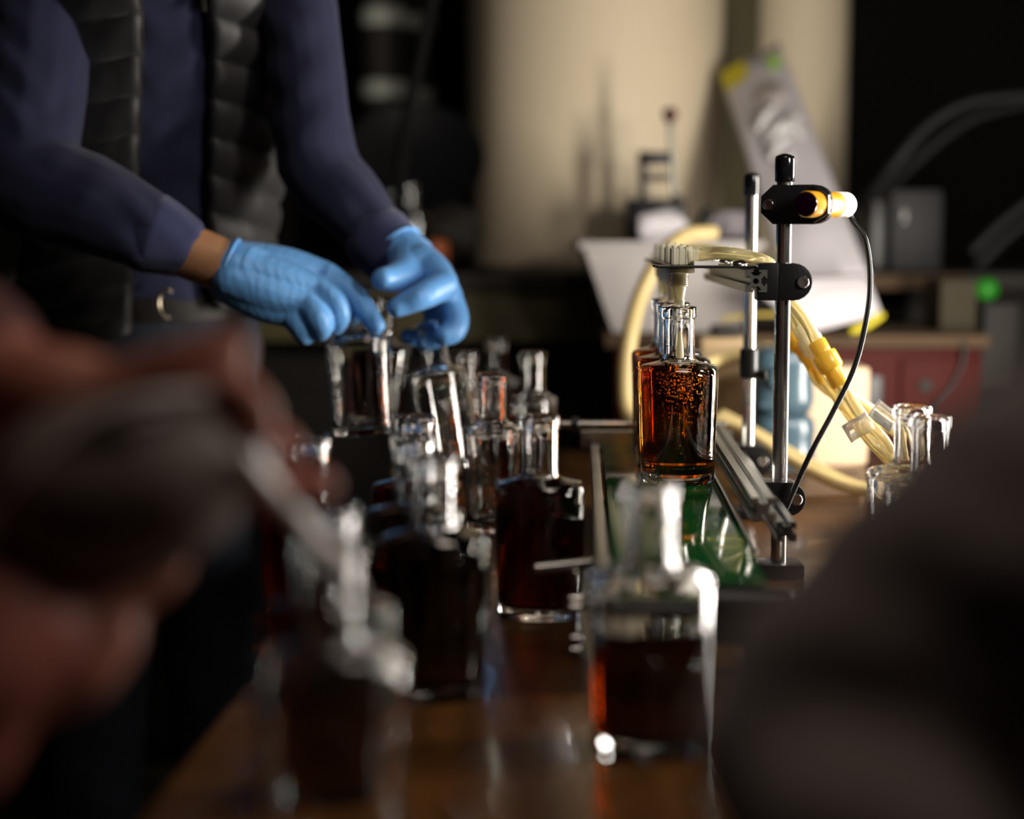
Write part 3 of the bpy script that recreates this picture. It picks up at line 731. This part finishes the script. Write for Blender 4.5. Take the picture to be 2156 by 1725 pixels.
drum(762, 858, (-260, 292), 'wider dark canister with painted highlight bands on the shelf, left one', ((-110, 40), (38, 44), (190, 42), (262, 14)))
drum(864, 916, (-200, 292), 'slimmer dark canister with painted highlight bands on the shelf, right one', ((-60, 40), (48, 36), (205, 40), (268, 22)))
YQ = 3.45
o = lathe('frying_pan', [(.10, 0), (.135, .03), (.14, .035), (.128, .032), (.095, .006), (.001, .006)], M_black, None, at(872, 342, YQ)+Vector((0, 0, -.01)), Vector((.05, -.75, .6)), 48)
tag(o, 'round black pan hanging below the canister shelf', 'pan')
tag(tube('cable', [at(925, -60, 3.1), at(905, 20, 3.1), at(882, 130, 3.12), at(860, 230, 3.15), at(846, 330, 3.2), at(842, 400, 3.22), at(845, 560, 3.30)], .011, mat('matt_black_rubber', (.008, .008, .008), .85, spec=.1), None), 'black cable hanging down in front of the highlight-banded canisters', 'cable')
for i, (px, pyy, Y) in enumerate(((862, 386, 3.30), (818, 402, 3.40))):
    z = zk; p = at(px, pyy, Y); g = bottle(Vector((p.x, Y, zk)), 'fill', ['right one of two blurred bottles on the back bench beyond the glove', 'left one of two blurred bottles on the back bench beyond the sleeve'][i], 10)
    g.scale = (1, 1, max(.6, (p.z-zk)/H))
o = lathe('orange_pot', [(.024, 0), (.028, .004), (.031, .04), (.030, .055), (.022, .062), (.001, .063)], M_orangec, None, (atx(912, 3.36), 3.36, zk), (0, 0, 1), 32)
tag(o, 'small orange-brown pot on the back bench beside the blurred bottles', 'pot')
o = crumple('dark_bag', (atx(955, 3.42), 3.42, zk+.075), .075, .05, .076, M_dark, 'dark crumpled bag on the back bench left of the wide tank', 'bag', 12)

# ------------------------------------------------------------------ right background
YR = 3.05
rb_ = empty('display_unit', (atx(1990, YR), YR, zk), 'dim grey plastic-covered device on the right of the back bench', 'device')
box('case', atx(1932, YR), atx(2052, YR), YR+.22, YR+.34, zk, zof(398, YR+.2), mat('device_grey', (.018, .017, .02), .6, bump=.3, bscale=14), rb_, .012)
box('small_window', atx(1957, YR), atx(1968, YR), YR+.214, YR+.2195, zof(468, YR+.2), zof(438, YR+.2), M_clearp, rb_, .002)
box('side_case', atx(1895, YR), atx(1931, YR), YR+.24, YR+.34, zk, zof(420, YR+.2), M_black, rb_, .006)
loc_children(rb_)
o = bx('carton', 1985, 2062, 590, 706, 2.96, .12, mat('olive_carton', (.04, .032, .016), .8), 'olive-brown carton on the right end of the workbench', 'box', z0=zw)
o = bx('dark_box', 2075, 2150, 640, 706, 2.98, .12, M_dark, 'low dark box beside the green glow on the bench', 'box', z0=zk-.2)
pl = empty('pilot_lamp', at(2078, 610, 2.97), 'small green glowing lamp at the right end of the workbench', 'lamp')
lathe('green_lens', [(.014, 0), (.020, .006), (.021, .022), (.014, .032), (.002, .036)], M_ltgreen, pl, at(2078, 628, 2.97), (-.15, -.2, 1), 28, 60)
lathe('base', [(.018, -.010), (.018, 0), (.012, .001)], M_black, pl, at(2078, 628, 2.97), (-.15, -.2, 1), 24)
cyl('stem', at(2078, 634, 2.97), Vector((at(2078, 630, 2.97).x, 2.97, zw)), .005, M_black, pl)
loc_children(pl)
for i, P in enumerate(([at(1772, 475, 3.4), at(1830, 420, 3.35), at(1890, 340, 3.3), at(1960, 262, 3.3), at(2050, 215, 3.3), at(2180, 200, 3.3)],
          [at(1840, 440, 3.5), at(1900, 370, 3.5), at(1975, 300, 3.5), at(2060, 245, 3.5), at(2180, 215, 3.5)],
          [at(2050, 530, 3.3), at(2100, 480, 3.3), at(2180, 415, 3.3)], [at(2060, 560, 3.34), at(2120, 500, 3.34), at(2200, 440, 3.34)])):
    tag(tube('hose', P, .010, M_pipe, None, 12, 6), ['front grey hose arching across the dark upper right', 'rear grey hose arching across the dark upper right',
        'upper grey hose rising right of the dim device', 'lower grey hose rising right of the dim device'][i], 'hose')

# ------------------------------------------------------------------ people
M_eye = mat('eye_white', (.75, .72, .68), .2); M_iris = mat('iris', (.05, .03, .02), .15); M_lip = mat('lips', (.38, .14, .11), .5)
def face(c, f, s_, parent, r=.088):
    """eyes, brows and lips on the front of a head centred at c, facing f; s_ points to one side"""
    for k in (-1, 1):
        e = c+f*(r-.008)+s_*(k*.031)+Vector((0, 0, .012))
        vs, fs = loft([e-f*.006, e+f*.002], [(.012, .008), (.010, .006)], seg=12, side=s_); o = py('eye', vs, fs, M_eye, parent)
        vs, fs = loft([e+f*.006, e+f*.0105], [.0045, .0045], seg=10); o2 = py('iris', vs, fs, M_iris, o)
        tube('eyebrow', [e+f*.006+s_*(-.016)+Vector((0, 0, .018)), e+f*.010+Vector((0, 0, .022)), e+f*.006+s_*.016+Vector((0, 0, .018))], .003, M_hair, parent, 8, 3)
    m_ = c+f*(r-.010)+Vector((0, 0, -.055))
    tube('lips', [m_-s_*.022-f*.004, m_+f*.006, m_+s_*.022-f*.004], [.003, .0062, .003], M_lip, parent, 8, 3)
# worker in the quilted vest
def A(px, pyy, Y): return at(px, pyy, Y)
F_ = Vector((.42, -.9, 0)).normalized(); S_ = Vector((.9, .42, 0)).normalized()
torso_pts = [A(315, 760, 2.44), A(318, 640, 2.44), A(325, 500, 2.41), A(335, 300, 2.36), A(348, 80, 2.30), A(345, -60, 2.25)]
torso_r = [(.155, .115), (.150, .112), (.142, .112), (.148, .118), (.158, .125), (.165, .115)]
nk0, nk1 = A(345, -180, 2.22), A(350, -300, 2.15); hd = A(356, -420, 2.09)
wr1, wr2 = A(452, 552, 2.10), A(838, 528, 2.20)
el1, el2 = A(70, 345, 2.12), A(668, 340, 2.26); sh1, sh2 = A(85, -110, 2.22), A(600, -110, 2.26)
hipL, hipR = A(225, 860, 2.42), A(415, 860, 2.48)
def leg_pts(h, fx, fy): return [h, Vector((h.x*.5+fx*.5, h.y*.5+fy*.5+.0, .50)), Vector((fx, fy, .10))]
LL = leg_pts(hipL, -.60, 2.36); LR = leg_pts(hipR, -.43, 2.50)
person = flesh('person', [
    loft(torso_pts, [(a-.02, b-.02) for a, b in torso_r], side=S_, seg=24),
    loft([torso_pts[-1], nk0, nk1], [.07, .058, .055]), loft([nk1, hd, hd+Vector((0, 0, .05))], [.05, (.074, .09), (.07, .085)], side=S_, seg=20),
    loft([hd+F_*.08+Vector((0, 0, .01)), hd+F_*.112+Vector((0, 0, -.02))], [.010, .014], seg=8), 
    loft([hd+S_*.074+Vector((0, 0, .01)), hd+S_*.08+Vector((0, 0, -.025))], [.012, .01], seg=8), loft([hd-S_*.074+Vector((0, 0, .01)), hd-S_*.08+Vector((0, 0, -.025))], [.012, .01], seg=8),
    loft([torso_pts[-1], sh1, el1, wr1, A(490, 562, 2.10)], [.05, .045, .038, .034, .032]), loft([torso_pts[-1], sh2, el2, A(732, 420, 2.245), A(786, 490, 2.235), wr2, A(860, 548, 2.19)], [.05, .045, .034, .029, .027, .030, .030]),
    loft([torso_pts[0]]+LL, [.10, .075, .05, .04]), loft([torso_pts[0]]+LR, [.10, .075, .05, .04]),
], M_skin, None, voxel=.007, smooth=3)
tag(person, 'person in a black quilted vest, navy sweater and blue gloves, bent over the bottles', 'person')
face(hd, F_, S_, person)
for sx in (-1, 1):
    c_ = torso_pts[-1]+S_*(sx*.105)
    flesh('vest_shoulder', [loft([c_+F_*.118+Vector((0, 0, .025)), c_+F_*.08+Vector((0, 0, .065)), c_+Vector((0, 0, .095)), c_-F_*.08+Vector((0, 0, .065)), c_-F_*.125+Vector((0, 0, -.03))], [(.052, .014)]*5, side=S_, seg=16)], M_quilt, person, .006, 3)
flesh('hair', [loft([hd+Vector((0, .02, .03)), hd+Vector((0, .01, .075))], [(.080, .098), (.06, .075)], side=S_, seg=20), loft([hd-F_*.05+Vector((0, 0, -.03)), hd-F_*.03+Vector((0, 0, .04))], [(.06, .05), (.075, .07)], side=S_, seg=20)], M_hair, person, .006, 3)
def fold(co, k=1.0):
    return .0030*k*math.sin(co.z*95+co.x*40+math.sin(co.x*37+co.y*20)*2.2)*(.5+.5*math.sin(co.x*31+co.z*17+co.y*23))
flesh('sweater', [
    loft(torso_pts[1:], torso_r[1:], side=S_, seg=28),
    loft([A(330, -40, 2.28), A(150, -90, 2.24), sh1], [.09, .085, .075]), loft([A(370, -40, 2.28), A(520, -90, 2.30), sh2], [.09, .085, .07]),
    loft([sh1, A(70, 120, 2.17), el1+Vector((-.01, 0, -.01)), A(180, 425, 2.10), A(290, 478, 2.095), A(365, 508, 2.10)], [.074, .072, .070, .063, .053, .043]),
    loft([sh2, A(640, 110, 2.23), el2, A(732, 420, 2.245), A(786, 490, 2.235), A(832, 542, 2.21)], [.062, .050, .054, .049, .044, .038]),
], M_navy, person, voxel=.006, smooth=5, disp=fold)
# ribbed cuffs
flesh('cuff', [loft([A(318, 490, 2.095), A(350, 503, 2.098), A(378, 515, 2.10)], [.050, .046, .041], seg=24, cap=True)], M_rib, person, .004, 2,
      disp=lambda c: .0006*math.sin(math.atan2(c.z-.99, c.y-2.1)*40))
flesh('cuff', [loft([A(798, 505, 2.227), A(834, 543, 2.208)], [.047, .043], seg=24)], M_rib, person, .004, 2)
# vest
def vest():
    nv, nu = 150, 96; vs = []; fs = []
    C = crom(torso_pts[0:], 10); RR = crom([Vector((a, b, 0)) for a, b in torso_r], 10); n = len(C)
    C = C[::-1]; RR = RR[::-1]
    for j in range(nv+1):
        t = j/nv
        for i in range(nu+1):
            s = i/nu
            # angular opening at the front, wider lower down; angles measured from +S (right of body) through the front
            g0 = R(-87+16*t); g1 = R(-111+2*t)     # right edge, left edge of the opening
            th = g0+(2*math.pi-(g0-g1))*s
            hem = t*(.80+.24*max(0, -math.cos(th)))
            f = min(hem, 1.0)*(n-1); k = min(int(f), n-2); w_ = f-k
            c = C[k].lerp(C[k+1], w_); r = RR[k].lerp(RR[k+1], w_)
            if hem > 1.0: c = c+Vector((0, 0, -.42*(hem-1.0)))
            z = c.z
            ang = abs(((th-(g0+g1)/2+math.pi) % (2*math.pi))-math.pi)
            q = (z*1.0+.035*ang)/.048
            puff = .012*abs(math.sin(math.pi*q))**.55+.0012*math.sin(th*37+z*60)*math.sin(z*120+th*13)
            fl_ = 1+.03+.16*t*t*max(0, -math.cos(th))
            d = S_*math.cos(th)*(r.x*fl_+.010+puff)+F_*-math.sin(th)*-1*0+Vector((0, 0, 0))
            d = S_*math.cos(th)*(r.x*fl_+.010+puff)-F_*math.sin(th)*(r.y*fl_+.010+puff)
            vs.append(c+d)
    for j in range(nv):
        for i in range(nu): fs.append((j*(nu+1)+i, j*(nu+1)+i+1, (j+1)*(nu+1)+i+1, (j+1)*(nu+1)+i))
    o = py('vest', vs, fs, M_quilt, person); md = o.modifiers.new('s', 'SOLIDIFY'); md.thickness = .008; md.offset = -1
    ed = [vs[j*(nu+1)] for j in range(0, nv+1, 6)]; ed2 = [vs[j*(nu+1)+nu] for j in range(0, nv+1, 6)]
    tube('zip_edge', ed, .0035, M_leather, person, 8, 2); tube('zip_edge', ed2, .0035, M_leather, person, 8, 2)
vest()
p = A(428, 5, 2.155); box('zip_pull', p.x-.004, p.x+.004, p.y-.003, p.y+.003, p.z-.012, p.z+.012, M_darkst, person, .002)
jd = lambda c: .0025*math.sin(c.z*42+c.x*30)*math.sin(c.x*25+c.z*9)
flesh('jeans', [loft([A(315, 655, 2.44), A(315, 760, 2.44), A(318, 880, 2.44)], [(.158, .118), (.160, .122), (.14, .11)], side=S_, seg=24),
    loft([A(240, 800, 2.42)]+LL, [.10, .092, .072, .058]), loft([A(400, 800, 2.46)]+LR, [.10, .092, .074, .060])], M_jean, person, .008, 4, disp=jd)
vs, fs = loft([A(316, 652, 2.44)+Vector((0, 0, -.012)), A(316, 652, 2.44)+Vector((0, 0, .022))], [(.164, .124), (.163, .123)], seg=40, side=S_, sub=1, cap=False)
py('belt', vs, fs, M_leather, person, True, 40)
pb = A(352, 640, 2.305)
ring = [pb+Vector((math.cos(a)*.011, -.002, math.sin(a)*.019)) for a in [R(k) for k in range(60, 300, 24)]]
tube('buckle', ring, .0028, M_brass, person, 8, 3)
for fx, fy in ((-.60, 2.36), (-.43, 2.50)):
    flesh('shoe', [loft([Vector((fx-.02, fy+.05, .045)), Vector((fx+.03, fy-.06, .045)), Vector((fx+.075, fy-.17, .03))], [(.045, .045), (.042, .045), (.028, .04)], side=up)], M_leather, person, .006, 3)

# gloved right hand (screen left)
def hand(name, chains, m, parent, voxel=.0026, smooth=4):
    L = []
    for c in chains:
        P = [A(*q[:3]) for q in c]; L.append(loft(P, [q[3] for q in c], seg=14, sub=4))
    return flesh(name, L, m, parent, voxel, smooth)
hand('glove', [
    [(478, 562, 2.100, .034), (520, 575, 2.100, (.036))], 
    [(486, 545, 2.115, .024), (600, 560, 2.125, .024), (688, 578, 2.135, .0165)],
    [(484, 560, 2.090, .026), (590, 590, 2.095, .025), (672, 606, 2.100, .0168)],
    [(482, 585, 2.085, .026), (570, 620, 2.085, .025), (646, 640, 2.085, .0165)],
    [(480, 600, 2.095, .024), (550, 640, 2.090, .022), (612, 664, 2.088, .016)],
    [(520, 590, 2.12, .030), (600, 615, 2.12, .030)],
    [(688, 580, 2.130, .0175), (736, 616, 2.125, .0158), (770, 654, 2.120, .0140), (795, 689, 2.118, .0112)],
    [(672, 606, 2.100, .0178), (706, 640, 2.090, .0160), (714, 668, 2.092, .0142), (706, 688, 2.105, .0120)],
    [(646, 640, 2.085, .0172), (668, 668, 2.072, .0158), (676, 692, 2.078, .0140), (672, 700, 2.092, .0122)],
    [(612, 660, 2.088, .0165), (630, 686, 2.080, .0150), (640, 704, 2.084, .0128), (646, 708, 2.10, .0110)],
    [(560, 580, 2.14, .022), (640, 605, 2.165, .017), (705, 640, 2.170, .0140), (748, 668, 2.165, .0110)],
], M_glove, person)
# rolled cuff bead of the glove
def cuffring(c, ax, r1, r2, tube_r, m, up_=up):
    u, v = frame(ax, up_); P = []
    for k in range(25):
        a = 2*math.pi*k/24; P.append(c+u*r1*math.cos(a)+v*r2*math.sin(a))
    tube('glove_bead', P, tube_r, m, person, 8, 2, cap=False)
cuffring(A(481, 565, 2.10), (A(560, 590, 2.10)-A(470, 556, 2.10)), .0375, .034, .0022, M_glove2)
hand('glove', [
    [(838, 530, 2.205, .036), (868, 556, 2.19, .036)],
    [(880, 560, 2.17, .032), (925, 610, 2.16, .027)],
    [(850, 540, 2.19, .028), (905, 570, 2.16, .026), (938, 598, 2.13, .0175)],
    [(856, 548, 2.20, .027), (915, 590, 2.175, .024), (948, 622, 2.150, .0170)],
    [(850, 552, 2.21, .026), (900, 600, 2.195, .022), (938, 640, 2.175, .0160)],
    [(846, 556, 2.21, .024), (885, 610, 2.21, .020), (915, 650, 2.195, .0150)],
    [(858, 545, 2.18, .026), (852, 572, 2.14, .0205), (828, 586, 2.115, .0180), (804, 588, 2.095, .0145)],
    [(936, 600, 2.13, .0200), (888, 624, 2.10, .0170), (852, 640, 2.095, .0145), (832, 650, 2.090, .0120)],
    [(942, 622, 2.150, .0190), (960, 668, 2.140, .0170), (955, 696, 2.130, .0160), (932, 709, 2.120, .0135)],
    [(938, 640, 2.175, .0150), (945, 690, 2.180, .0130), (915, 716, 2.180, .0120), (888, 722, 2.180, .0105)],
    [(915, 650, 2.195, .0140), (905, 695, 2.21, .0120), (872, 712, 2.215, .0110), (855, 706, 2.215, .0100)],
], M_glove2, person)
cuffring(A(838, 524, 2.205), (A(868, 556, 2.19)-A(838, 524, 2.205)), .034, .034, .0022, M_glove2)

# near-left person: hands with squeeze bottle, arms and body mostly out of frame
YH = .82
np_ = flesh('person', [
    # torso, neck, head outside the frame
    loft([Vector((-.78, .62, .60)), Vector((-.78, .62, .95)), Vector((-.77, .63, 1.25)), Vector((-.76, .64, 1.38))], [(.16, .12), (.16, .12), (.19, .12), (.15, .09)], side=Vector((0, 1, 0)), seg=20),
    loft([Vector((-.76, .64, 1.38)), Vector((-.74, .65, 1.52)), Vector((-.73, .65, 1.60)), Vector((-.73, .65, 1.66))], [.055, .055, (.09, .075), (.08, .07)], side=Vector((1, 0, 0)), seg=16),
    # right forearm (rear) coming from the left, knuckles along the top
    loft([Vector((-.74, .80, 1.32)), Vector((-.56, .92, 1.08)), A(-260, 700, .90), A(20, 820, .86)], [.05, .045, .038, .030]),
    loft([A(20, 820, .86), A(160, 860, .85), A(230, 900, .86)], [.028, (.030), .028]),
    loft([A(60, 840, .84), A(220, 812, .84), A(360, 770, .83), A(440, 742, .83), A(495, 735, .83)], [.014, .0125, .0115, .0110, .0100], seg=12),
    loft([A(120, 870, .84), A(330, 835, .83), A(455, 815, .82), A(525, 850, .82), A(545, 905, .82)], [.014, .0130, .0120, .0110, .0100], seg=12),
    loft([A(160, 930, .88), A(380, 900, .89), A(520, 905, .89), A(590, 935, .88), A(600, 965, .88)], [.013, .0115, .0110, .0105, .0095], seg=12),
    loft([A(180, 1010, .86), A(380, 1040, .84), A(520, 1045, .84), A(610, 1030, .85), A(680, 1022, .86)], [.014, .0120, .0115, .0105, .0100], seg=12),
    # left hand below: thumb and palm
    loft([Vector((-.74, .52, 1.30)), Vector((-.55, .60, .98)), A(-340, 1600, .74), A(-40, 1440, .76), A(60, 1330, .78)], [.05, .045, .040, .032, .032]),
    loft([A(-10, 1400, .77), A(140, 1400, .78), A(235, 1330, .79)], [.030, .024, .016]),
    loft([A(-10, 1300, .78), A(90, 1250, .79), A(120, 1220, .80)], [.030, .024, .018]),
    loft([A(60, 1260, .78), A(200, 1262, .79), A(290, 1240, .80), A(350, 1195, .81), A(372, 1150, .82)], [.018, .0130, .0120, .0115, .0100], seg=12),
], M_skinr, None, voxel=.005, smooth=3)
tag(np_, 'person at the left edge whose blurred bare hands hold a smoked squeeze bottle', 'person')
flesh('shirt', [loft([Vector((-.78, .62, .58)), Vector((-.78, .62, .95)), Vector((-.77, .63, 1.25)), Vector((-.76, .64, 1.39))], [(.18, .14), (.18, .14), (.21, .14), (.16, .10)], side=Vector((0, 1, 0)), seg=20),
    loft([Vector((-.75, .80, 1.33)), Vector((-.56, .92, 1.08)), A(-300, 690, .90), A(-60, 770, .875)], [.07, .062, .052, .042]),
    loft([Vector((-.75, .50, 1.31)), Vector((-.56, .58, .99)), A(-420, 1640, .735)], [.07, .062, .052])], M_shirt, np_, .008, 4)
flesh('trousers', [loft([Vector((-.78, .62, .60)), Vector((-.78, .62, .78))], [(.17, .13), (.17, .13)], side=Vector((0, 1, 0)), seg=20),
    loft([Vector((-.78, .72, .72)), Vector((-.76, .72, .40)), Vector((-.75, .72, .08))], [.09, .07, .055]),
    loft([Vector((-.78, .52, .72)), Vector((-.76, .50, .40)), Vector((-.75, .50, .08))], [.09, .07, .055])], M_jean, np_, .01, 3)
flesh('hair', [loft([Vector((-.74, .65, 1.66)), Vector((-.74, .65, 1.70))], [(.095, .085), (.07, .06)], side=Vector((1, 0, 0)), seg=16)], M_hair, np_, .007, 3)
face(Vector((-.73, .65, 1.60)), Vector((1, 0, 0)), Vector((0, 1, 0)), np_, .092)
for yy in (.50, .72):
    flesh('shoe', [loft([Vector((-.80, yy, .045)), Vector((-.70, yy, .045)), Vector((-.62, yy, .032))], [.045, .043, .03], side=up)], M_leather, np_, .007, 3)
sq = empty('squeeze_bottle', A(300, 1010, .82), 'dark smoked squeeze bottle with a long white spout in the blurred hands', 'bottle')
c0 = A(40, 1090, .80); c1 = A(520, 950, .83); ax = (c1-c0).normalized(); L = (c1-c0).length
lathe('body', [(.020, -.01), (.036, 0), (.046, .02), (.048, L*.35), (.045, L*.6), (.034, L*.85), (.018, L*.98), (.014, L*1.02)], M_smoke, sq, c0, ax, 40, 70)
tube('highlight_arc', [A(-60, 1150, .775), A(60, 1010, .772), A(180, 905, .775), A(300, 850, .78), A(420, 832, .80)], .0046, mat('arc_highlight_grey', (.50, .44, .42), .4), sq, 10, 6)  # light grey tube that paints the highlight arc over the squeeze bottle
lathe('collar', [(.015, 0), (.016, .002), (.016, .012), (.012, .015)], M_smoke, sq, c1-ax*.006, ax, 24)
tube('spout', [A(520, 965, .80), A(560, 1015, .82), A(640, 1105, .87), A(705, 1180, .925), A(752, 1240, .945)], [.0048, .0050, .0050, .0046, .0040], mat('spout_white', (.95, .88, .83), .35, trans=.15), sq, 12, 5)
loc_children(sq)

# near-right person in dark fleece, a bent arm close to the lens
nr = flesh('person', [
    loft([Vector((.62, .18, .62)), Vector((.62, .18, .92)), Vector((.60, .20, 1.18)), Vector((.58, .22, 1.32))], [(.15, .12), (.15, .12), (.18, .12), (.13, .09)], side=Vector((1, 1, 0)).normalized(), seg=20),
    loft([Vector((.58, .22, 1.32)), Vector((.56, .23, 1.46)), Vector((.55, .23, 1.55)), Vector((.55, .23, 1.62))], [.055, .055, (.085, .075), (.08, .07)], side=Vector((1, 0, 0)), seg=16),
    loft([Vector((.52, .33, 1.26)), A(2500, 1080, .60), A(1890, 1540, .60), A(1880, 1900, .52)], [.045, .042, .036, .030]),
    loft([A(1990, 1900, .52), A(1960, 2050, .52)], [.030, .028]),
] + [loft([A(1960, 2050, .52), A(1880+45*k, 2300, .52+.01*k), A(1860+50*k, 2480, .54+.01*k)], [.014, .0095, .008], seg=10) for k in range(4)] + [loft([A(2050, 2080, .52), A(2150, 2250, .53), A(2160, 2350, .54)], [.014, .011, .009], seg=10)],
    M_skinr, None, voxel=.006, smooth=3)
tag(nr, 'person in dark fleece whose blurred bent arm fills the lower right corner', 'person')
flesh('fleece_jacket', [
    loft([Vector((.62, .18, .60)), Vector((.62, .18, .92)), Vector((.60, .20, 1.18)), Vector((.58, .22, 1.34))], [(.18, .15), (.18, .15), (.21, .15), (.15, .11)], side=Vector((1, 1, 0)).normalized(), seg=20),
    loft([Vector((.52, .31, 1.25)), A(2700, 980, .60), A(2230, 1230, .60), A(1850, 1540, .60), A(1835, 1720, .57), A(1860, 1860, .53)], [.085, .078, .072, .066, .058, .045]),
], M_fleece, nr, .006, 5, disp=lambda c: .003*math.sin(c.x*70+c.z*45)*math.sin(c.z*60+c.y*33))
flesh('trousers', [loft([Vector((.62, .18, .60)), Vector((.62, .18, .80))], [(.16, .13), (.16, .13)], side=Vector((1, 1, 0)).normalized(), seg=20),
    loft([Vector((.55, .22, .72)), Vector((.56, .22, .40)), Vector((.57, .22, .08))], [.09, .07, .055]),
    loft([Vector((.70, .14, .72)), Vector((.70, .14, .40)), Vector((.70, .14, .08))], [.09, .07, .055])], M_jean, nr, .01, 3)
flesh('hair', [loft([Vector((.56, .23, 1.62)), Vector((.56, .23, 1.66))], [(.095, .085), (.07, .06)], side=Vector((1, 0, 0)), seg=16)], M_hair, nr, .007, 3)
face(Vector((.55, .23, 1.55)), Vector((0, 1, 0)), Vector((1, 0, 0)), nr, .078)
for fx, fy in ((.57, .22), (.70, .14)):
    flesh('shoe', [loft([Vector((fx, fy-.05, .045)), Vector((fx-.02, fy+.06, .045)), Vector((fx-.05, fy+.14, .032))], [.045, .043, .03], side=up)], M_leather, nr, .007, 3)
